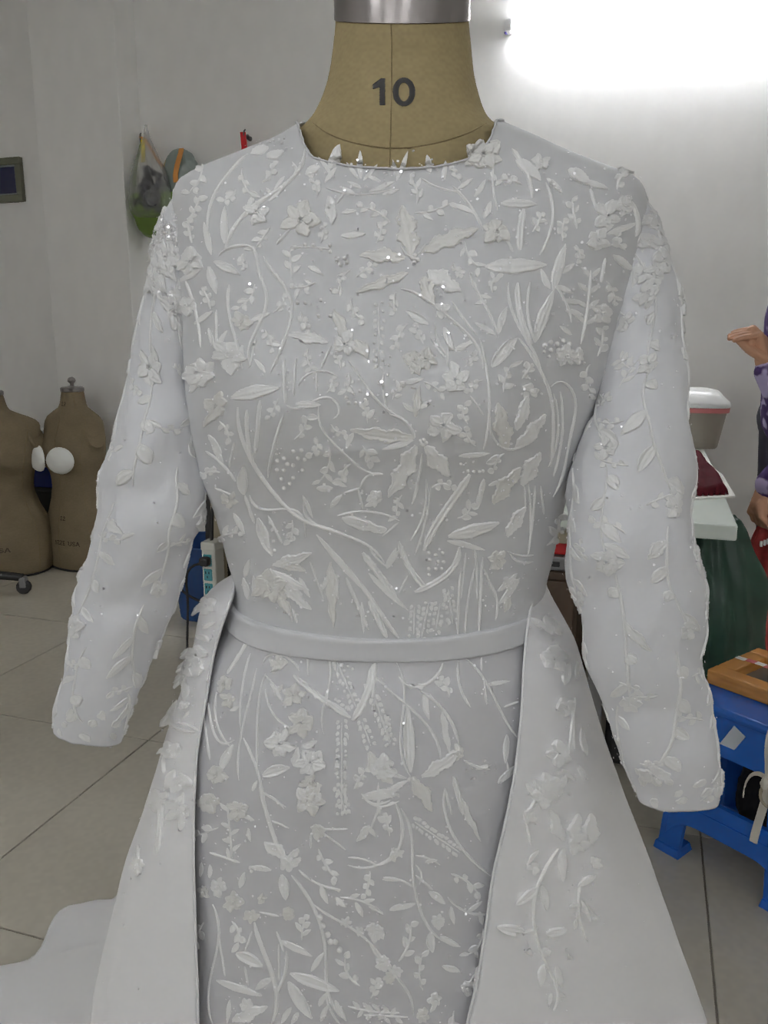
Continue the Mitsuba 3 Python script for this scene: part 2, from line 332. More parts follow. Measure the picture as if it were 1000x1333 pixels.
def neck_z(t):
    k = round(math.atan2(math.sin(t), math.cos(t)), 5)
    if k not in _nz:
        z = ZNS + .004
        if math.cos(t) > .05:
            z = ZNF - .01
            while z < ZNS + .004:
                q, _ = project(torso_pt(t, z))
                if q[1] < np.interp(q[0], NKX, NKY): break
                z += .0008
        _nz[k] = z + .010 * max(0, -math.cos(t))
    return _nz[k]
def wrinkle(P, amp, f, seed): return amp * (meshkit.fbm(np.asarray(P) * f, 3, seed) - .5) * 2
def vnormals(R, wrap=True):
    m = loft(R, wrap=wrap); return np.array(m.vertex_normals).reshape(np.array(R).shape)
def outward(R, N, c):
    s = np.sign(((R - c) * N).sum(-1).mean()); return N * s
class Mapper:
    """Points of a surface seen from the front, looked up by where the photograph shows them."""
    def __init__(s, R, N):
        P, N = R.reshape(-1, 3), N.reshape(-1, 3)
        ok = ((P - CAM) * N).sum(1) < -.02 * np.linalg.norm(P - CAM, axis=1); P, N = P[ok], N[ok]
        q, zc = project(P); s.q, s.P, s.N, s.zc = q, P, N, zc
        s.lin = LinearNDInterpolator(q, np.hstack([P, N])); s.tree = cKDTree(q)
    def __call__(s, xy):
        xy = np.asarray(xy, float); v = s.lin(xy); d, i = s.tree.query(xy)
        bad = np.isnan(v[:, 0]) | (d > 7)
        e = (xy - s.q[i]) * (s.zc[i] / FPX)[:, None]
        ln = np.linalg.norm(xy - s.q[i], axis=1); lim = np.where((xy[:, 1] < 228) & (np.abs(xy[:, 0] - 520) < 132), 40, 3.0); e = e * (np.minimum(ln, lim) / np.maximum(ln, 1e-6))[:, None]
        tow = (CAM - s.P[i]) / np.linalg.norm(CAM - s.P[i], axis=1, keepdims=True) * (np.minimum(.35 * np.linalg.norm(e, axis=1), .0016) * (lim > 9))[:, None]
        v[bad, :3] = (s.P[i] + tow + e[:, :1] * RGT - e[:, 1:] * UPV)[bad]; v[bad, 3:] = s.N[i][bad]
        n = v[:, 3:]; return v[:, :3], n / (np.linalg.norm(n, axis=1, keepdims=True) + 1e-9)
    def scale(s, xy): return s.zc[s.tree.query(xy)[1]] / FPX
NA = 200
TA = np.linspace(0, 2 * np.pi, NA, endpoint=False)
def body_grid(v0, v1, n, zlo, zhi_fn, off=0.0, wr=.0012, seed=3):
    R = np.array([[torso_pt(t, zlo + (zhi_fn(t) - zlo) * v, off) for t in TA] for v in np.linspace(v0, v1, n)])
    N = vnormals(R); N = outward(R, N, R.mean((0, 1)))
    return R + N * wrinkle(R, wr, 22, seed)[..., None], N
Rb, Nb = body_grid(0, 1, 110, ZW - .004, neck_z)
# folds of the bodice under the bust and towards the armholes
q_, _ = project(Rb.reshape(-1, 3)); q_ = q_.reshape(NA and Rb.shape[:2] + (2,))
fold = .0022 * np.exp(-((q_[..., 1] - (585 + .00045 * (q_[..., 0] - 480) ** 2)) / 9) ** 2) * np.exp(-((q_[..., 0] - 470) / 130) ** 2)
Rb = Rb + Nb * fold[..., None]
add('wedding_dress__bodice', loft(Rb), 'dress_satin', smooth=True)
Rs, Ns = body_grid(0, 1, 110, .015, lambda t: ZW + .004, 0, .0015, 5)
add('wedding_dress__skirt', loft(Rs), 'skirt_satin', smooth=True)
hem = [torso_pt(t, neck_z(t) + .0005, .0012) for t in TA]
add('wedding_dress__neckline_piping', tube(hem + hem[:1], .0009, 8, caps=False), 'dress_satin', smooth=True)

# sleeves: (outer px, inner px, depth Y, depth ratio)
SL = [((236, 246), (300, 300), .745, .9), ((216, 275), (285, 360), .742, .85), ((199, 335), (268, 420), .735, .8), ((180, 418), (254, 492), .725, .75), ((160, 520), (262, 560), .715, .7), ((138, 612), (266, 625), .705, .68), ((113, 710), (249, 705), .70, .66),
      ((97, 795), (224, 788), .695, .66), ((83, 872), (196, 866), .69, .66), ((70, 934), (168, 934), .685, .62), ((71, 950), (156, 964), .684, .55)]
SR = [((828, 246), (770, 300), .745, .9), ((850, 278), (772, 360), .74, .85), ((868, 330), (772, 420), .73, .8), ((889, 405), (776, 480), .715, .75), ((893, 480), (776, 522), .70, .72), ((896, 565), (752, 585), .68, .7), ((903, 655), (733, 662), .665, .68), ((909, 750), (740, 748), .655, .66),
      ((917, 850), (768, 856), .645, .66), ((925, 930), (791, 938), .64, .62), ((934, 1005), (812, 996), .635, .55), ((934, 1042), (829, 1040), .634, .5)]
def sleeve(S, seed):
    O = np.array([atY(*o, Y) for o, i, Y, k in S]); I = np.array([atY(*i, Y) for o, i, Y, k in S]); K = np.array([k for *_, k in S])
    c = (O + I) / 2; s = np.r_[0, np.cumsum(np.linalg.norm(np.diff(c, axis=0), axis=1))]; t = np.linspace(0, s[-1], 120)
    O, I, K = PchipInterpolator(s, O)(t), PchipInterpolator(s, I)(t), PchipInterpolator(s, K)(t)
    c = (O + I) / 2; w = (O - I) / 2; ax = np.gradient(c, axis=0); n = np.cross(w, ax); n /= np.linalg.norm(n, axis=1, keepdims=True)
    n = n * np.sign(-n[:, 1:2]); hw = np.linalg.norm(w, axis=1)
    A = np.linspace(0, 2 * np.pi, 90, endpoint=False)
    R = c[:, None] + np.cos(A)[None, :, None] * w[:, None] + np.sin(A)[None, :, None] * (n * (hw * K)[:, None])[:, None]
    N = vnormals(R); N = N * np.sign(((R - c[:, None]) * N).sum(-1).mean())
    g = np.linspace(0, 1, 120)[:, None]; aa = A[None]
    d = wrinkle(R, .0050, 13, seed) + wrinkle(R * [1, 1, .5], .004, 34, seed + 3) + .003 * np.sin(30 * g + 2.2 * np.sin(aa + seed) + 3 * meshkit.noise(R * 18, seed)) * np.exp(-((g - .55) / .25) ** 2)
    R = R + N * (d * smoothc(g, .05, .2))[..., None]
    return R, N, s[-1], A
def smoothc(x, a, b): t = np.clip((x - a) / (b - a), 0, 1); return t * t * (3 - 2 * t)
Rl, Nl, Ll, AA = sleeve(SL, 11); Rr, Nr, Lr, _ = sleeve(SR, 12)
def with_inside(R):
    """A cloth tube with its rim turned in, so that it has an inner side at the end."""
    c = R.mean(1, keepdims=True); ins = c + (R - c) * .965
    return np.concatenate([R, (R[-1:] * .5 + ins[-1:] * .5) + (R[-1:].mean(1) - R[-2:-1].mean(1)) * .4, ins[:60:-1]])
add('wedding_dress__sleeve', loft(with_inside(Rl)), 'sleeve_satin', smooth=True)
add('wedding_dress__sleeve_001', loft(with_inside(Rr)), 'sleeve_satin', smooth=True)

# overskirt: open at the front, falling to the floor with a train
OL = Edge([(305, 742), (299, 751), (279, 763), (266, 776), (260, 795), (253, 830), (241, 880), (226, 930), (206, 1000), (185, 1070), (161, 1140), (142, 1230), (122, 1333), (60, 1600)])
OR = Edge([(707, 744), (709, 756), (716, 774), (728, 796), (746, 830), (761, 880), (778, 940), (800, 1010), (826, 1080), (851, 1150), (877, 1230), (911, 1333), (985, 1600)])
EL = Edge([(306, 750), (301, 775), (290, 808), (278, 850), (268, 910), (256, 990), (252, 1090), (254, 1200), (258, 1333), (268, 1600)])
ER = Edge([(704, 760), (690, 792), (683, 840), (679, 920), (671, 1000), (657, 1080), (641, 1150), (631, 1220), (618, 1290), (608, 1333), (560, 1600)])
ZO = .9295
oz = np.concatenate([np.linspace(ZO, .80, 30), np.linspace(.795, .30, 70), np.linspace(.29, .012, 34)])
NO = 300
def over_ring(z, extra=0.0):
    l, r = OL.at(CY, z), OR.at(CY, z); g = smoothc(np.array(.36 - z), 0, .36)
    cx = (l + r) / 2 ; A = (r - l) / 2
    if z < .45:
        l0, r0 = OL.at(CY, .45), OR.at(CY, .45); f = (.45 - z) / .438
        l = l0 - .06 * f - .41 * f ** 3; r = r0 + .06 * f + .13 * f ** 3; cx, A = (l + r) / 2, (r - l) / 2
    bf = float(bz(z)) + .004 + .005 * float(smoothc(np.array(ZO - z), 0, .03)) + .012 * max(0, (.893 - z)) ; bb = .10 + .10 * (ZO - z) + .57 * smoothc(np.array(.7 - z), 0, .7) ** 1.6
    th = []
    for E, sg in ((ER, 1), (EL, -1)):
        Y = CY - bf
        for _ in range(4):
            x = E.at(Y, z); s = np.clip((x - cx) / A, -.97, .97); Y = CY - bf * math.sqrt(1 - s * s)
        th.append(math.asin(s))
    tt = np.linspace(th[0], 2 * np.pi + th[1], NO); out = []
    dn = smoothc(np.array(.90 - z), 0, .6)
    for t in tt:
        s, c = math.sin(t), math.cos(t); fo = .014 * dn * math.sin(t * 11 + 1.3 * math.sin(3 * t)) * smoothc(np.array(-c), -.75, .1) + .02 * float(g) * math.sin(t * 7 + .5) + .026 * float(g) ** 4 * math.sin(t * 23 + 1.5 * math.sin(t * 5))
        if c > 0: y = CY - bf * c
        else:
            ex = 2 + 1.6 * max(0, (.45 - z) / .438) if s < 0 else 2.0
            kk = (abs(s) ** ex + abs(c) ** ex) ** (-1 / ex); s, c = s * kk, c * kk; y = CY - bb * c
        out.append((cx + (A + fo) * s, y + fo * -c, z + (.004 * math.sin(9 * t) + .006 if z < .03 else 0)))
    return out
Ro = np.array([over_ring(z) for z in oz])
No = vnormals(Ro, False); No = No * np.sign((No[20:60, 5:60] * [1, -.5, 0]).sum(-1).mean())
Ro = Ro + No * wrinkle(Ro, .003, 7, 9)[..., None]
# the cut edges turn back under the cloth, so that the panel has a thickness there
side = lambda k: Ro[:, k:k + 1] - No[:, k:k + 1] * .004
Rall = np.concatenate([side(4), side(1), Ro, side(-2), side(-5)], axis=1)
add('wedding_dress__overskirt', loft(Rall, wrap=False), 'organza', smooth=True)
for k, nm in ((0, 'front_edge'), (-1, 'front_edge')):
    add('wedding_dress__overskirt__' + nm, tube(Ro[:, k], .0012, 8), 'organza', smooth=True)

add('wedding_dress__overskirt__hem', tube(Ro[-1], .0022, 8), 'organza', smooth=True)

# waistband of plain satin
def band(z0, h, off, bulge):
    rr = []
    for v, o in ((-.5, -.002), (-.5, .4 * bulge), (-.42, .9 * bulge), (-.2, bulge), (.05, .85 * bulge), (.25, bulge), (.42, .9 * bulge), (.5, .4 * bulge), (.5, -.002)):
        rr.append([torso_pt(t, z0 + .013 * (1 - max(0, math.cos(t))) + v * h + .0006 * math.sin(5 * t + 9 * v), off + o) for t in TA])
    return np.array(rr)
add('wedding_dress__waistband', loft(band(.8905, .0205, .0022, .0022)), 'belt_satin', 'plain smooth satin band round the waist', smooth=60)

# ---------------------------------------------------------------- the embroidery, laid on the cloth
MAP = {'bodice': Mapper(Rb, Nb), 'skirt': Mapper(Rs, Ns), 'overskirt': Mapper(Ro, No), 'sleeve': Mapper(Rl, Nl), 'sleeve_001': Mapper(Rr, Nr)}
RELIEF = 1.2
MAP['overskirt'].lift = .0009
class Wrap:
    """The same for a sleeve all round: x runs along it and y round it, in units of 0.66 mm."""
    U = .00066
    def __init__(s, R, N, L):
        from scipy.interpolate import RegularGridInterpolator as G
        Rw, Nw = np.concatenate([R, R[:, :1]], 1), np.concatenate([N, N[:, :1]], 1); s.L = L
        s.rad = np.linalg.norm(R - R.mean(1, keepdims=True), axis=2).mean(1)
        t, a = np.linspace(0, L, len(R)), np.linspace(0, 2 * np.pi, Rw.shape[1])
        s.g = G((t, a), np.concatenate([Rw, Nw], 2), bounds_error=False, fill_value=None); s.t = t
    def __call__(s, xy):
        x = np.asarray(xy, float)[:, 0] * s.U; y = np.asarray(xy, float)[:, 1] * s.U
        r = np.interp(x, s.t, s.rad); v = s.g(np.stack([x, np.mod(y / r, 2 * np.pi)], 1)); n = v[:, 3:]
        return v[:, :3], n / (np.linalg.norm(n, axis=1, keepdims=True) + 1e-9)
    def scale(s, xy): return np.full(len(xy), s.U)
def relief(mp, xy, h, F):
    P, N = mp(xy); return TM(P + N * (np.asarray(h) * .001 * RELIEF + getattr(mp, 'lift', 0))[:, None], F, process=False)
def grid_faces(n, m):
    i, j = np.meshgrid(np.arange(n - 1), np.arange(m - 1), indexing='ij'); a = (i * m + j).ravel()
    return np.vstack([np.stack([a, a + 1, a + m + 1], 1), np.stack([a, a + m + 1, a + m], 1)])
LEAF_S = np.array([-1.04, -1, -.8, -.55, -.2, 0, .2, .55, .8, 1, 1.04])
def leaf(mp, b, t, w, style='p', bend=0., lift=0., base=0.):
    """p: stitched leaf with rim and vein; o: corded outline with a low inside; j: jagged petal."""
    b, t = np.array(b, float), np.array(t, float); ax = t - b; L = np.linalg.norm(ax) + 1e-6; d = ax / L; nrm = np.array([-d[1], d[0]])
    n = int(np.clip(L / 2.2, 9, 28)); u = np.linspace(0, 1, n); wd = w * np.sin(np.pi * np.clip(u, .02, .985) ** .85) ** .75
    k = {'j': .24, 'p': .07, 'o': .03}[style]; wl, wr = (wd * (1 + k * np.sin(u * (L / 4.2) + b[0] + q) + .5 * k * np.sin(u * L * .9 + q)) for q in (0, 2.1))
    c = b + u[:, None] * ax + (bend * w * np.sin(np.pi * u))[:, None] * nrm; s = LEAF_S
    xy = c[:, None] + (np.minimum(s, 0)[None] * wl[:, None] + np.maximum(s, 0)[None] * wr[:, None])[..., None] * nrm
    s = np.abs(s)
    if style == 'o': h = np.where(s > 1.01, -1.2, np.where(s > .97, .7, np.where(s > .7, 1.7, np.where(s > .3, .25, np.where(s > .1, .3, .9)))))
    elif style == 'j': h = np.where(s > 1.01, -1.2, np.where(s > .97, .7, np.where(s > .7, 1.5, np.where(s > .3, .65, np.where(s > .1, .7, 1.3)))))
    else: h = np.where(s > 1.01, -1.2, np.where(s > .97, .7, np.where(s > .7, 1.5, np.where(s > .3, 1.0, np.where(s > .1, 1.0, 1.6)))))
    st = np.where(np.arange(n) % 2 == 0, .28, -.28)[:, None] * np.where(LEAF_S > 0, 1, -1)[None] * (s < .9)[None] * (style != 'o')
    h = h[None, :] * np.minimum(1, 4 * np.minimum(u + .05, 1.03 - u))[:, None] + st + (lift * (u ** 2)[:, None] + base) * (s < 1.01)[None]
    h = h * float(np.clip(w / 6.5, .38, 1))
    return relief(mp, xy.reshape(-1, 2), h.ravel(), grid_faces(n, len(LEAF_S)))
VS = np.array([-1.1, -1, -.6, -.25, 0, .25, .6, 1, 1.1]); VH = np.array([-1.2, .3, 1.25, 1.3, 1.5, 1.3, 1.25, .3, -1.2])
VHR = np.array([-1.2, .5, 1.6, .9, .75, .9, 1.6, .5, -1.2])
def vine(mp, pts, w):
    P = np.array(pts, float); L = np.linalg.norm(np.diff(P, axis=0), axis=1).sum(); n = int(np.clip(L / 4, 6, 60))
    c = spline(P, n); tg = np.gradient(c, axis=0); tg /= np.linalg.norm(tg, axis=1, keepdims=True) + 1e-9; nr = np.stack([-tg[:, 1], tg[:, 0]], 1)
    u = np.linspace(0, 1, n); ww = w / 2 * np.minimum(1, .35 + 5 * np.minimum(u, 1 - u)) * (1 + .08 * np.sin(u * L * .9))
    xy = c[:, None] + VS[None, :, None] * (nr * ww[:, None])[:, None]
    h = np.broadcast_to((VHR if w > 6 else VH) , (n, len(VS))) * np.minimum(1, .5 + 6 * np.minimum(u, 1 - u))[:, None]
    h = h * float(np.clip(w / 4.2, .5, 1)) + (.18 * np.sin(u * L * 1.6))[:, None] * (np.abs(VS) < .9)[None]
    return relief(mp, xy.reshape(-1, 2), h.ravel(), grid_faces(n, len(VS)))
def flower(mp, c, r, seed, petals=0):
    """A lace blossom: ragged petals of unequal size, some doubled, round a few stitched knots."""
    g = random.Random(seed); petals = petals or g.choice((5, 5, 6, 7)); a0 = g.random() * 6.28; out = []
    for k in range(petals):
        a = a0 + k * 2 * math.pi / petals + g.uniform(-.22, .22); q = r * g.uniform(.7, 1.12); d = np.array([math.cos(a), math.sin(a)])
        out.append(leaf(mp, np.array(c) + d * r * .08, np.array(c) + d * q, r * g.uniform(.28, .40), g.choice('jjp'), g.uniform(-.4, .4), g.uniform(.2, .9), (0, .8, .4, 1.1, .2, .9, .5)[k]))
        if g.random() < .4 and r > 10: out.append(leaf(mp, np.array(c) + d * r * .1, np.array(c) + d * q * .6, r * .2, 'p', g.uniform(-.4, .4), .8, 2.2))
    sc = mp.scale(np.array([c]))[0]
    for k in range(5):
        a = a0 + k * 1.2566; p, n = mp(np.array([[c[0] + math.cos(a) * r * .13, c[1] + math.sin(a) * r * .13]]))
        out.append(ball(p[0] + n[0] * .0022, max(.0009, r * .07 * sc)))
    return cat(out)
def beads(mp, pts, r):
    P, N = mp(np.array(pts, float)); sc = mp.scale(np.array(pts, float)); return cat([ball(p + n * r * s * .5, r * s) for p, n, s in zip(P, N, sc)])
def spike(mp, p, q, n, r=3.2, pts=None):
    C = spline(pts if pts is not None else [p, q], max(n, 3)); tg = np.gradient(C, axis=0); tg /= np.linalg.norm(tg, axis=1, keepdims=True); nr = np.stack([-tg[:, 1], tg[:, 0]], 1)
    g = random.Random(int(C[0, 0] * 7 + C[0, 1])); w = r * 2.0; out = [vine(mp, C, 2.0)]
    for c, t, m in zip(C, tg, nr):
        for s_ in (-1, 1):
            q = c + m * s_ * w * g.uniform(.75, 1.15) + t * g.uniform(-1, 1) * r * .8
            out.append(leaf(mp, q - t * r * 1.1 - m * s_ * r * .5, q + t * r * 1.1 + m * s_ * r * .7, r * g.uniform(.75, 1.0), 'p', 0, .2) if g.random() < .75 else beads(mp, [tuple(q)], r * .8))
    return cat(out)

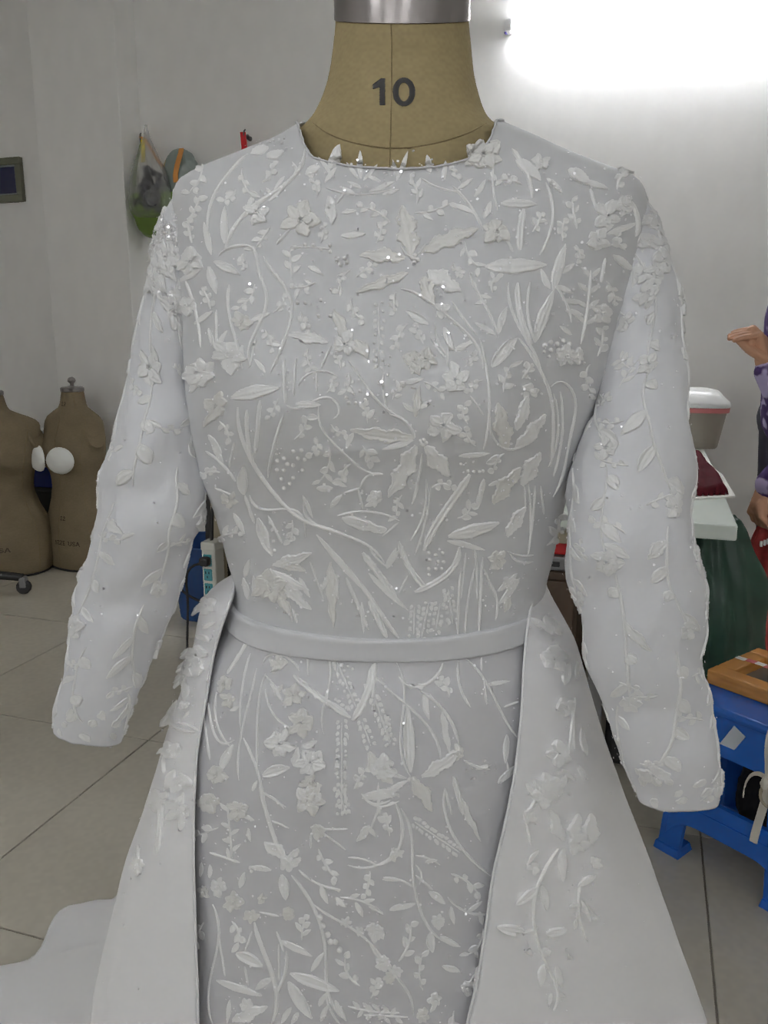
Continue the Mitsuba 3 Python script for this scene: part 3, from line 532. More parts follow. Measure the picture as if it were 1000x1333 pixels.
# Traced on the photograph piece by piece, each block in the coordinates of an enlarged crop: x0 y0 scale.
# v vine (points, width), l leaf (base, tip, half width), o corded open leaf, j jagged petal, f flower (centre, radius), b pearls (points), s pearl spike (ends)
TRACE = """
@ 180 160 .34
v 640,90 592,210 470,300 400,360 335,480 16;v 420,120 350,190 282,300 270,420 10;v 310,510 380,472 440,482 460,560 490,650 490,700 450,800 430,930 12;v 480,510 540,600 585,680 570,800 530,930 13;v 350,620 355,760 380,850 400,940 10
l 330,462 332,320 24;l 280,505 252,380 20;f 205,530 58;l 290,530 392,582 28;l 270,550 300,655 26;l 240,560 150,612 20;f 100,420 42;f 400,762 42;l 430,760 508,728 18
f 625,375 80;v 580,410 530,465 13;j 730,280 742,392 34;v 758,312 795,265 9;l 695,165 640,200 14;l 738,200 690,130 13;l 732,175 772,84 17;l 715,230 760,170 15
l 852,215 850,108 19;l 845,215 798,152 13;l 862,220 918,160 11;l 855,250 800,225 13;l 900,262 985,225 15;l 935,275 1000,255 13;l 830,270 770,245 12;v 720,250 860,275 980,250 7
l 780,345 835,335 14;l 775,432 872,425 20;v 580,482 640,476 740,486 7;b 600,478 640,468 670,470 700,485 735,470 735,495 9;l 650,548 708,582 16;b 760,525 790,520 775,545 800,535 10;b 740,640 640,690 700,680 735,740 690,740 610,690 9
f 455,345 50;l 500,300 570,230 15;j 800,830 750,715 36;j 830,830 880,900 40;j 730,838 570,810 32;f 790,850 60;v 740,850 700,941 9;s 922,690 920,940 9
f 60,470 46;v 130,230 150,420 120,560 12;b 130,650 150,665 120,670 160,650 8;l 300,860 342,795 15;l 290,860 270,785 14;v 300,860 300,715 8;f 350,890 70;f 190,700 40;l 215,770 290,720 18;v 180,600 215,700 240,860 9;l 490,130 560,110 14;l 500,95 430,120 14;b 520,70 540,66 560,62 505,76 550,80 6
l 560,205 520,260 12;l 515,285 490,250 12;l 620,200 590,150 12
@ 480 160 .4
j 140,432 108,268 52;j 172,420 358,345 40;j 118,440 -30,432 36;j 130,488 -40,552 26;j 190,482 300,550 46;j 180,500 210,592 40;b 140,440 152,432 160,446 148,456 150,444 9;v 150,440 120,425 105,400 7;v 160,430 185,395 7
v 105,540 200,582 270,640 345,715 372,800 10;v 270,580 312,640 350,690 8;o 195,655 122,612 24;f 240,612 30;v 215,650 230,720 262,765 8;l 245,665 278,742 20;l 278,742 342,712 15;o 400,795 482,700 32
l 412,690 345,650 15;l 420,690 450,598 19;v 420,700 388,610 360,560 328,488 8;l 380,580 345,590 11;l 365,560 400,570 11;l 350,540 335,510 9;v 270,205 330,270 362,325 372,350 9;l 375,312 398,255 17;l 345,240 380,186 15;l 345,295 270,265 14
f 415,355 48;l 430,262 548,266 24;v 505,280 495,345 492,415 22;v 435,350 470,420 8;v 575,195 600,290 582,380 555,432 9;l 378,468 580,462 40;v 455,520 470,620 528,730 560,800 9;v 485,520 492,620 530,720 18;v 526,520 520,640 540,710 9;l 540,715 602,545 28
l 600,545 640,395 26;l 590,540 560,475 16;l 630,490 670,458 14;l 610,530 665,555 16;l 630,575 695,585 15;l 640,610 700,628 15;v 600,520 640,580 660,650 7;v 408,120 405,200 420,285 8;f 372,105 62;f 345,120 40
l 98,185 78,120 11;l 90,190 128,92 13;l 200,165 190,105 18;l 248,185 250,122 13;l 60,205 0,225 12;l 40,190 -10,170 11;v 170,180 240,215 300,225 7;l 290,215 340,180 12;v 465,85 520,180 532,245 14;l 480,120 560,190 16;l 580,180 630,230 14;b 590,195 605,205 618,215 7
v 720,215 742,285 10;f 775,305 50;v 790,285 850,258 872,300 870,370 14;f 745,382 42;l 775,362 875,325 17;l 795,430 860,482 20;v 770,440 755,520 9;f 560,130 34;l 650,150 720,200 16;l 700,190 780,215 16;f 830,270 36
l 720,500 690,470 12;l 722,505 752,472 12;l 715,550 680,520 12;l 718,555 752,525 12;l 712,600 675,575 12;l 715,605 750,575 12;l 705,650 670,625 12;l 708,655 745,630 12;v 722,480 712,600 690,720 8;b 570,725 590,715 610,720 630,710 650,720 590,740 615,740 640,735 660,745 10;f 760,620 40;f 640,760 40;l 660,690 620,660 14
b 140,772 120,765 160,760 8;f 185,770 46
@ 220 440 .3
l 270,260 482,216 48;v 300,300 335,480 430,640 590,792 700,832 800,870 15;v 340,310 350,480 372,560 16;v 396,270 375,500 18;v 500,330 440,540 430,605 14;v 500,90 500,200 505,282 16;v 552,90 540,250 12;v 512,0 440,152 11;v 380,0 350,130 10
v 560,212 600,160 662,144 730,170 10;v 510,292 620,278 700,260 738,305 712,350 10;l 550,285 660,290 26;v 640,150 640,232 9;v 650,290 690,430 760,500 830,562 930,592 9;l 800,410 770,480 20
b 470,530 500,520 540,490 575,485 590,525 540,550 500,572 580,572 470,570 490,610 540,605 500,650 525,630 560,520 515,545 11;b 770,258 800,240 830,230 852,268 810,282 780,280 10;v 932,150 940,280 960,330 9;v 780,100 850,200 950,312 1000,340 11
l 640,652 712,650 22;l 700,735 752,680 20;l 720,618 772,645 15;v 760,672 832,650 9;v 820,650 842,742 10;v 830,650 860,600 930,590 9;l 750,780 925,830 40;v 730,772 840,752 1000,792 9;l 850,730 922,705 18;l 580,682 625,782 14
v 590,690 612,790 700,835 850,892 935,975 11;l 640,852 890,1133 22;v 840,930 990,1130 28;j 700,985 735,1130 26;l 945,1000 1000,920 20;o 325,680 325,555 36;v 160,490 230,545 290,622 10;v 200,650 280,685 9;v 330,682 372,805 12;v 350,680 405,742 510,742 592,865 10
o 385,780 450,945 36;v 430,770 492,890 10;b 440,800 450,830 435,860 455,880 440,910 460,920 9;j 450,985 622,932 36;j 465,970 595,1010 30;f 430,1060 76;l 450,1010 610,1095 30;v 612,970 672,1130 8;f 130,150 72;l 95,240 120,165 24;v 245,120 315,60 8;j 240,280 155,385 34;v 285,450 262,560 9;f 210,290 60;l 320,30 290,140 24;f 280,80 50;l 170,420 230,500 20;l 280,760 330,850 18;f 260,700 40;l 330,1040 350,960 20;l 420,150 370,90 16
l 235,545 190,470 18;l 700,1020 660,1100 16;b 960,80 955,120 900,80 905,120 950,160 8
@ 480 440 .3
j 200,430 -80,398 46;v 90,330 160,362 202,432 13;v 0,232 90,322 11;l 195,442 60,482 20;b 225,445 240,440 250,452 238,462 228,455 10;j 205,465 85,690 62;j 245,470 355,600 58;v 232,500 215,620 190,705 10;v 250,610 240,760 182,880 10;v 218,640 188,722 9;v 266,640 250,780 200,942 9
f 375,182 82;f 325,375 84;j 205,345 222,205 28;l 195,320 148,280 18;l 215,310 275,270 18;l 150,195 240,175 20;f 200,100 60;v 440,250 500,335 9;v 480,0 520,200 520,370 498,482 11;o 540,120 620,0 36;v 350,0 340,120 9;l 390,60 445,10 18;v 270,0 330,90 8
j 600,485 560,280 56;j 640,475 765,330 42;j 640,400 690,240 36;v 530,340 540,430 600,482 660,472 725,440 10;v 650,0 750,150 790,262 800,430 790,560 12;v 790,212 850,194 888,240 880,400 850,560 800,690 10;v 830,232 840,400 800,600 9;v 800,240 820,420 780,560 8;f 700,230 40
l 390,512 525,500 18;b 400,545 430,575 455,578 480,578 495,575 9;v 440,590 380,682 312,780 240,922 32;v 502,612 470,735 22;j 540,720 660,560 50;j 665,640 745,495 50;v 690,632 702,750 700,850 9;v 722,640 712,780 690,942 9;v 746,640 760,765 8;v 675,640 680,740 8
l 345,862 565,800 44;j 600,862 680,730 40;l 340,880 505,920 20;v 392,905 380,972 285,1062 200,1102 24;v 458,905 470,1020 470,1130 11;v 422,930 400,1130 9;v 495,950 480,1130 10;b 260,930 290,940 320,930 265,960 300,968 325,970 260,1000 290,1000 262,1025 315,1000 10
v 610,930 650,970 712,970 10;v 600,925 660,945 715,942 8;v 500,1000 552,1130 10;l 560,1100 645,1020 20;v 130,880 180,1000 255,1092 24;l 75,995 120,910 20;v 0,900 40,960 80,992 8;v 170,1030 132,1105 8;f 560,960 50;f 610,1060 40;b 760,60 790,50 820,60 850,50 780,80 830,85 9;f 900,80 40;l 560,620 520,640 14
f 30,690 40;l 80,830 0,830 28;v 60,860 130,800 8
@ 230 740 .29
f 430,90 76;j 470,60 605,185 40;j 455,120 520,215 30;v 520,180 542,245 10;v 500,160 520,240 8;j 690,-30 705,265 34;v 760,40 862,275 16;v 820,60 980,295 20;l 320,140 300,40 20;l 350,130 345,30 18;l 830,150 840,290 14;l 550,40 600,130 18
l 315,262 425,330 30;l 428,352 572,392 32;v 388,432 420,390 500,402 552,462 11;f 455,425 44;v 322,320 275,400 228,472 15;v 332,380 292,560 288,722 9;v 360,450 330,580 300,700 280,952 9;v 400,470 370,600 362,740 360,900 11;v 400,540 440,660 522,722 9;v 300,760 365,915 400,1103 11;v 660,365 692,480 665,600 662,745 9
f 560,690 72;f 465,785 74;f 602,868 70;f 592,1035 72;f 600,960 50;o 385,930 510,892 40;f 525,570 56;l 420,512 478,600 16;j 440,570 480,520 20;j 560,800 632,775 24;j 530,890 545,800 30;v 525,480 650,582 782,670 26;v 882,430 852,570 790,682 34
s 742,690 740,1095 17;s 720,420 805,620 9;s 832,690 872,795 5;s 892,595 962,780 8;s 700,600 760,640 4;j 860,825 970,965 52;v 905,960 912,1100 9;l 832,1030 1000,1012 24;v 830,1010 870,1050 960,1040 9;v 890,482 1000,585 9;v 700,380 720,470 9;b 760,410 780,400 770,440 790,450 8
f 215,520 46;f 230,590 44;v 140,600 170,740 200,782 262,768 9;v 180,560 190,720 240,800 8;o 200,905 255,790 32;f 180,925 52;v 120,650 150,860 9;l 340,1000 362,950 14;f 140,1050 54;v 382,1000 492,1072 8;v 400,480 470,560 8;v 585,370 590,480 8;l 240,640 280,620 12
f 140,170 50;f 95,390 64;l 38,575 42,500 18;b 35,605 30,620 45,612 16;v 0,692 50,702 105,732 9;v 60,640 20,690 8;l 120,270 180,240 16;j 150,330 90,300 22;l 75,470 110,430 14
@ 480 740 .3
v 402,0 390,150 388,292 11;v 460,0 430,150 418,290 9;v 490,0 485,140 478,275 13;v 510,40 558,150 550,225 10;l 565,155 655,40 22;j 590,190 610,100 24;l 0,20 172,182 22;v 0,140 80,300 24;v 40,180 130,302 15;s 200,165 195,285 6;s 260,150 230,300 7;s 310,150 290,270 6;s 345,90 365,240 7;v 330,130 350,100 8
v 390,400 402,530 442,602 11;v 418,390 480,450 560,592 655,742 10;l 505,505 615,488 15;v 585,602 650,578 10;v 490,385 490,442 9;v 500,470 512,590 8;v 28,410 20,560 20;v 30,470 130,562 220,642 282,722 312,842 12;v 120,410 155,560 140,700 142,800 182,902 10;v 130,470 210,512 300,460 322,410 15;l 242,540 262,655 24;v 220,530 330,622 392,762 14;j 320,620 352,805 24
o 182,885 170,592 40;j 185,905 275,1055 48;l 170,920 15,1012 22;l 165,910 60,880 14;j 230,905 405,785 42;f 385,800 40;v 410,830 470,860 525,870 11;l 465,872 532,852 14;v 330,950 345,1010 360,1067 11;v 368,900 410,1067 22;s 30,570 92,760 8;l 600,720 592,845 22;l 560,932 645,852 24;v 600,840 615,905 9;f 60,862 64;v 40,940 40,1067 9;b 185,900 195,915 175,915 9
f 800,395 66;j 760,205 830,290 34;l 700,215 770,265 20;o 850,505 865,410 28;f 850,600 48;v 892,560 885,660 890,782 9;l 945,812 918,690 20;f 822,800 62;f 770,955 68;j 800,1000 852,895 32;l 680,930 722,1000 16;v 720,1000 690,1067 10;l 835,870 890,920 16;v 880,650 870,760 850,850 8;l 905,850 935,920 18;b 795,765 860,830 770,930 9;l 900,480 905,400 14;f 790,260 40;l 850,880 800,890 14
@ 200 1020 .32
v 432,0 460,120 520,292 16;v 440,40 490,60 530,102 8;v 480,150 552,182 8;j 540,300 450,238 40;j 560,300 590,262 26;j 560,330 600,300 24;o 520,370 540,472 34;l 480,352 388,338 18;f 550,325 40;v 560,372 640,482 700,692 702,782 782,962 13;v 590,350 680,412 762,430 9
l 680,412 710,488 20;l 740,462 785,502 17;l 820,482 852,542 18;v 760,462 880,492 932,525 7;l 800,460 840,450 9;l 850,480 900,470 9;v 650,490 760,562 852,622 940,722 1000,802 9;f 780,565 26;f 900,602 38;f 932,732 40;f 840,600 22;b 680,540 710,610 740,640 758,672 690,575 720,640 14;f 960,790 26
v 410,562 450,690 490,800 480,978 18;v 540,680 532,782 500,852 14;v 500,600 530,682 9;v 510,650 512,800 9;f 400,540 36;v 430,522 512,540 8;f 550,530 32;f 440,470 24;o 335,690 445,742 36;v 370,742 386,822 9;v 402,600 370,690 9;l 480,790 415,835 24;l 255,800 442,862 24;j 320,965 465,905 40;o 548,805 645,955 38;o 555,772 755,842 36;l 640,765 695,685 18
l 515,640 645,702 22;v 700,850 730,940 760,978 9;l 672,905 705,850 18;l 680,968 710,900 18;l 738,880 785,965 20;v 790,905 880,925 1000,932 8;l 840,915 810,885 10;l 880,922 850,890 11;l 920,925 890,895 11;l 960,930 930,900 11;l 850,920 830,950 10;l 890,928 870,958 11;l 935,930 915,962 11;l 310,880 300,975 16;f 380,900 32;l 560,910 520,975 20;l 590,930 560,978 18
v 300,80 310,180 320,305 8;l 302,110 270,80 11;l 305,150 345,115 11;l 308,180 275,160 11;l 310,210 350,185 11;l 315,240 280,225 11;l 318,275 355,245 11;l 312,310 300,260 11;v 228,280 352,322 9;f 345,105 46;f 265,420 42;f 232,70 40;l 350,425 372,358 20;f 328,482 44;l 228,385 230,328 15;v 240,490 266,600 230,800 242,978 9;v 265,620 292,782 8;l 190,380 195,320 14;f 205,440 30;l 385,180 395,235 12;l 360,130 410,150 14;b 395,340 415,345 400,355 8
f 630,75 70;f 670,192 36;v 660,186 790,184 8;v 640,200 640,262 9;v 690,200 782,270 8;s 752,20 780,112 5;l 850,52 1000,25 24;v 845,40 880,80 1000,70 8;v 920,90 880,192 8;j 880,170 825,235 24;l 870,180 905,215 16;v 1000,120 990,270 910,332 790,330 8;f 990,280 28;v 790,300 860,310 910,332 7;l 930,390 1010,392 10;l 960,515 1010,490 16
f 30,60 40;v 30,70 15,282 9;l 115,175 120,100 14;f 110,110 40
@ 480 1020 .32
v 310,20 350,220 402,290 510,382 12;j 350,20 455,235 22;v 110,80 135,170 120,270 20,332 12;f 105,290 28;v 130,100 175,220 180,350 200,482 250,592 332,652 11;s 185,155 370,280 13;v 190,292 260,312 290,332 7;l 230,320 280,310 14;v 190,372 260,430 9;o 245,440 312,490 24;v 320,460 400,522 492,530 9;l 335,500 348,572 17;l 400,522 462,478 14;l 450,520 462,575 18;v 190,330 215,370 205,410 7
v 60,382 120,390 182,420 9;l 190,488 88,512 17;v 0,500 60,532 8;f 282,560 32;o 252,605 260,685 30;l 290,622 372,662 20;f 30,600 42;v 0,640 90,762 150,832 180,942 10;f 60,730 38;f 112,762 28;f 222,942 32;l 298,742 375,762 20;v 440,762 400,832 9;f 400,830 34;f 270,880 34;l 20,940 0,900 12;l 40,950 70,915 12;l 90,945 110,910 12;l 60,950 90,975 12;l 110,950 140,975 12;v -20,940 160,950 7;v 450,745 432,850 10;l 280,890 250,930 14
f 715,45 58;j 762,30 800,-15 20;v 680,82 640,112 9;f 650,132 32;v 640,162 660,252 8;j 790,232 738,105 36;j 830,240 850,120 36;f 850,240 52;j 905,245 900,120 44;l 790,262 788,395 26;v 770,262 700,382 670,500 682,622 720,732 756,802 750,922 11;o 690,420 598,492 26;o 702,412 722,515 26;f 672,340 32
o 640,605 518,580 34;l 605,620 665,702 24;v 610,612 675,590 8;o 718,612 804,590 26;f 715,685 24;l 710,732 698,825 24;l 762,740 782,825 22;l 742,850 730,902 12;l 765,855 800,862 11;j 810,745 800,680 26;l 922,372 848,415 22;v 860,402 855,540 888,642 8;l 850,490 812,500 11;l 862,510 895,530 11;v 870,470 935,552 8;l 840,590 842,545 11;f 920,320 28;l 690,270 640,330 12;l 900,560 860,470 9;l 940,540 905,550 9
@ 0 850 .3625
j 665,175 665,88 18;f 668,185 20;v 640,170 618,250 705,285 12;j 600,372 655,338 28;f 612,350 38;v 590,372 590,432 9;j 598,490 632,418 24;f 565,530 38;v 584,530 580,630 568,722 9;f 640,560 50;l 650,640 655,560 20;f 655,60 50;j 700,90 712,20 30;l 620,270 600,190 14;f 500,760 26;l 490,800 485,720 12;l 505,830 500,775 10;v 500,690 492,800 6;l 690,480 650,430 20;f 640,470 34;v 660,500 650,640 8
"""
XL, XR = EL.px, ER.px
beltY = Edge([(300, 770), (330, 800), (390, 829), (480, 844), (560, 845), (640, 830), (705, 790)])
belt_y = lambda x: float(np.interp(x, [300, 330, 390, 480, 560, 640, 705], [770, 800, 829, 844, 845, 830, 790]))
inner_l = Edge([(228, 240), (236, 330), (244, 470), (262, 560), (266, 620), (260, 700), (250, 760)])
inner_r = Edge([(834, 240), (818, 330), (788, 460), (768, 540), (745, 600), (733, 660), (735, 760)])
def target(x, y):
    if y < 770 and x < inner_l.px(y) - 2: return 'sleeve'
    if y < 770 and x > inner_r.px(y) + 2: return 'sleeve_001'
    if y > 752 and x < XL(y) + 2: return 'overskirt'
    if y > 757 and x > XR(y) - 2: return 'overskirt'
    return 'bodice' if y < belt_y(x) else 'skirt'
NAMES = {'v': 'lace_vine', 'l': 'lace_leaf', 'o': 'lace_open_leaf', 'j': 'lace_petal', 'f': 'lace_flower', 'b': 'pearl_cluster', 's': 'pearl_spray'}
OCC = np.zeros((1334, 1001), bool)
def put(where, kind, mesh):
    q, _ = project(mesh.vertices[::2]); q = q[(q[:, 0] > 0) & (q[:, 0] < 1000) & (q[:, 1] > 0) & (q[:, 1] < 1333)].astype(int); OCC[q[:, 1], q[:, 0]] = True
    mat = 'pearl' if kind in 'b' else 'lace_white' if where == 'overskirt' else 'lace_sleeve' if where.startswith('sleeve') else 'lace_cream' if kind in 'jf' and rng.random() < .5 else 'lace'
    add(f'wedding_dress__{where}__{NAMES[kind]}', mesh, mat, smooth=True)
def make(mp, kind, pts, w, seed):
    if kind == 'v': return vine(mp, pts, max(2.4, w))
    if kind in 'loj': return leaf(mp, pts[0], pts[1], max(2.6, w * (.62 if pts[0][1] > 225 else 1.2)), {'l': 'p'}.get(kind, kind), rng.uniform(-.25, .25), rng.uniform(.2, 1.1))
    if kind == 'f': return flower(mp, pts[0], w, seed)
    if kind == 'b': return beads(mp, pts, max(1.6, w * .86))
    return spike(mp, pts[0], pts[1], int(w), 2.6)
x0 = y0 = 0; sc = 1; done = []
for line in TRACE.strip().split('\n'):
    if line[0] == '@': x0, y0, sc = map(float, line[2:].split()); continue
    for item in line.split(';'):
        w = item.split(); kind = w[0]; pts = [tuple(map(float, q.split(','))) for q in w[1:-1]]; size = float(w[-1]) * (1 if kind == 's' else sc)
        pts = [(x0 + x * sc, y0 + y * sc) for x, y in pts]; c = np.mean(pts, axis=0)
        where = target(*c)
        if where == 'bodice' and kind == 'v': c2 = pts[0]; 
        put(where, kind, make(MAP[where], kind, pts, size, len(done))); done.append((where, c))

# small sprigs between the traced pieces
from scipy.ndimage import distance_transform_edt
g = random.Random(77)
def sprig(where, mp, x, y, room_):
    a = g.choice([-1.57, 1.57, g.uniform(-3.1, 3.1)]) + g.uniform(-.6, .6); L = room_ * g.uniform(1.3, 1.9); d = np.array([math.cos(a), math.sin(a)]); n = np.array([-d[1], d[0]])
    p0 = np.array([x, y]) - d * L * .5; pts = [tuple(p0), tuple(p0 + d * L * .5 + n * g.uniform(-.2, .2) * L), tuple(p0 + d * L)]
    put(where, 'v', vine(mp, pts, g.uniform(2.2, 3.2))); C = spline(pts, 6)
    for j in range(1, 6):
        s_ = 1 if j % 2 else -1; t = C[j] + (d * g.uniform(.5, .9) + n * s_ * g.uniform(.5, 1.0)) * g.uniform(6, 12) * min(1.3, room_ / 16)
        put(where, 'l', leaf(mp, C[j], t, g.uniform(2.6, 4.6), g.choice('ppo'), g.uniform(-.3, .3), .4))
for n_, lim in ((46, 15.5), (40, 13)):
    for _ in range(n_):
        D = distance_transform_edt(~OCC)
        yy, xx = np.mgrid[0:1334, 0:1001]; m = np.zeros_like(OCC)
        xl = np.interp(np.arange(1334), [190, 240, 470, 620, 750, 830], [330, 236, 250, 275, 308, 300]); xr = np.interp(np.arange(1334), [190, 240, 470, 620, 750, 830], [700, 826, 776, 738, 704, 690])
        low = np.arange(1334) > 860
        xl = np.where(low, [XL(q) + 4 for q in range(1334)], xl); xr = np.where(low, [XR(q) - 10 for q in range(1334)], xr)
        m = (xx > xl[:, None]) & (xx < xr[:, None]) & (yy > 225) & ~((yy > 850) & (yy < 1140) & (xx > 585)) & ((yy < 700) | (yy > 880))
        D = D * m
        if lim < 15 : D[860:] = 0
        k = int(np.argmax(D)); y, x = divmod(k, 1001)
        if D[y, x] < lim: break
        sprig(target(x, y), MAP[target(x, y)], x, y, min(D[y, x], 26))
        OCC[max(0, y - 9):y + 9, max(0, x - 9):x + 9] = True

# sleeves: sprays all the way round
for where, R, N, L, side in (('sleeve', Rl, Nl, Ll, 0), ('sleeve_001', Rr, Nr, Lr, 1)):
    W = Wrap(R, N, L); LU = L / Wrap.U; g = random.Random(40 + side)
    for k in range(11):
        y = k * 60 + 20 * side; x = 30 + 50 * (k % 2)
        while x < LU - 60:
            r = float(np.interp(x * Wrap.U, W.t, W.rad))
            if y * Wrap.U > 2 * math.pi * r: break
            ln = g.uniform(100, 170); dy = g.uniform(-30, 30); p = [(x, y), (x + ln * .5, y + dy * .4 + g.uniform(-18, 18)), (x + ln, y + dy)]
            if x + ln > LU - 12: ln = LU - 14 - x; p = [(x, y), (x + ln * .5, y + 6), (x + ln, y + dy * .3)]
            put(where, 'v', vine(W, p, g.uniform(2.4, 4.0)))
            C = spline(p, 9)
            for j in range(1, 9, 2):
                s_ = 1 if g.random() < .5 else -1; b = C[j]; kind = g.choice('lljo'); q = g.uniform(18, 40)
                if b[0] + q * .9 > LU - 8: continue
                put(where, kind, leaf(W, b, (b[0] + q * g.uniform(.4, .9), b[1] + s_ * q * g.uniform(.4, .8)), g.uniform(4, 8), {'l': 'p'}.get(kind, kind), g.uniform(-.3, .3), .1))
            if g.random() < .7 and x + ln + 30 < LU: put(where, 'f', flower(W, (x + ln + 8, y + dy), g.uniform(14, 24), g.randrange(999)))
            x += ln + g.uniform(10, 40)
    for k in range(60):
        x, y = g.uniform(60, LU - 60), g.uniform(0, 620); r = float(np.interp(x * Wrap.U, W.t, W.rad))
        if y * Wrap.U < 2 * math.pi * r: sprig(where, W, x, y, g.uniform(13, 22))
    cap = [(g.uniform(-5, 150), g.uniform(0, 560)) for _ in range(34)]
    for x, y in cap: put(where, g.choice('fj') , flower(W, (x, y), g.uniform(14, 24), g.randrange(999)))
    for k in range(60):
        y = k * 11.0 + g.uniform(-4, 4)
        if y * Wrap.U > 2 * math.pi * W.rad[-1]: break
        x = LU - (8, 26, 40)[k % 3] - g.uniform(0, 8); q = g.uniform(10, 20); d = g.uniform(-1.2, 1.2)
        put(where, 'l', leaf(W, (x - q * .5 * math.cos(d), y - q * .5 * math.sin(d)), (min(LU - 1, x + q * .5 * math.cos(d)), y + q * .5 * math.sin(d)), g.uniform(3.5, 6.5), 'j', g.uniform(-.3, .3), .2))

# sequins: far too many to count, one mesh on each piece of the dress
for where, Rg, Ng, cnt in (('bodice', Rb, Nb, 900), ('skirt', Rs[30:], Ns[30:], 500), ('overskirt', Ro[:80], No[:80], 260), ('sleeve', Rl, Nl, 260), ('sleeve_001', Rr, Nr, 260)):
    V, F, P, N = [], [], Rg.reshape(-1, 3), Ng.reshape(-1, 3)
    near = [(w, c) for w, c in done if w == where]
    for k in range(cnt):
        if near and k % 4:
            c = near[nrg.integers(len(near))][1] + nrg.normal(0, 9, 2); p, n = MAP[where](c[None]); p, n = p[0], n[0]; up = .0024
        else:
            i = nrg.integers(len(P)); p, n = P[i], N[i]; up = .0022
        n = n + nrg.normal(0, .28, 3); n /= np.linalg.norm(n); u = np.cross(n, [.3, .2, .9]); u /= np.linalg.norm(u); v = np.cross(n, u); r = nrg.choice([.0007, .0009, .0012])
        o = len(V); V += [p + n * up + r * (math.cos(a) * u + math.sin(a) * v) for a in np.arange(6) * math.pi / 3]; F += [(o, o + 1, o + 2), (o, o + 2, o + 3), (o, o + 3, o + 4), (o, o + 4, o + 5)]
    add(f'wedding_dress__{where}__sequins', TM(V, F, process=False), 'sequin_film', 'tiny clear shiny sequins', kind='stuff')
tag('wedding_dress', 'white long-sleeved wedding dress with raised floral lace, satin waistband and open overskirt', 'dress')

# the number printed on the neck, and its seams
NMAP = Mapper(np.array(rings), outward(np.array(rings), vnormals(rings), np.array(rings).mean((0, 1))))
def print_on(mp, key, text, px, py, hpx, mat, label=None, bold=False, depth=.4, sx=1.0, spread=0.0):
    m = meshkit.text_mesh(text, 1.0, 1.0, bold).subdivide_to_size(.16); v = m.vertices; w = v[:, 0].max() + v[:, 0].min()
    xy = np.stack([px + (v[:, 0] - w / 2) * hpx * sx, py + hpx / 2 - v[:, 1] * hpx], 1)
    P, N = mp(xy); add(key, TM(P + N * ((v[:, 2:] > .5) * .0010 - .0003), m.faces, process=False), mat, label)
from shapely.geometry import Polygon, Point
from shapely import affinity
def print_shape(mp, key, poly, mat, label=None):
    m = trimesh.creation.extrude_polygon(poly, 1.0, engine='earcut').subdivide_to_size(5.0); v = m.vertices; P, N = mp(v[:, :2])
    add(key, TM(P + N * ((v[:, 2:] > .5) * .0009 - .0003), m.faces, process=False), mat, label)
print_shape(NMAP, 'dress_form__size_digit', Polygon([(494.5, 137), (494.5, 113.5), (485.5, 116.5), (485.5, 110.5), (496, 102.5), (501.5, 102.5), (501.5, 137)]), 'ink', 'bold black printed 1')
oval = lambda a, b: affinity.scale(Point(526, 120).buffer(1, 24), a, b)
print_shape(NMAP, 'dress_form__size_digit', oval(14.6, 18.6).difference(oval(7.0, 12.4)), 'ink', 'bold black printed 0')
add('dress_form__seam', vine(NMAP, [(509, 26), (510, 90), (509, 160), (507, 225)], 1.6), 'seam')
add('dress_form__seam', vine(NMAP, [(408, 160), (430, 175), (470, 188), (510, 193), (560, 188), (605, 175), (634, 160)], 1.6), 'seam')

# ---------------------------------------------------------------- two dress forms on the floor at the back
FZ = [0, .01, .06, .16, .26, .36, .44, .52, .58, .66, .72, .76, .79, .815, .84, .88, .915]
FA = [.150, .168, .178, .182, .172, .142, .128, .136, .150, .158, .166, .168, .150, .105, .066, .056, .050]
FB = [.115, .128, .136, .136, .122, .105, .098, .104, .118, .112, .098, .084, .074, .064, .056, .051, .047]
fa, fb = PchipInterpolator(FZ, FA), PchipInterpolator(FZ, FB)
def form_pt(t, z, off=0.0, fs=1.0):
    s, c = math.sin(t), math.cos(t); e = 2.3; k = (abs(s) ** e + abs(c) ** e) ** (-1 / e)
    x, y = (float(fa(z)) + off) * s * k, -(float(fb(z)) + off) * c * k
    if c > 0:
        for sx in (-1, 1):
            y -= .042 * math.exp(-((x - sx * .072) / .045) ** 2 - ((z - .585) / (.05 if z < .585 else .075)) ** 2) * min(1, 2 * c)
    return np.array([x, y + .012 * max(0, z - .6) / .3, z])
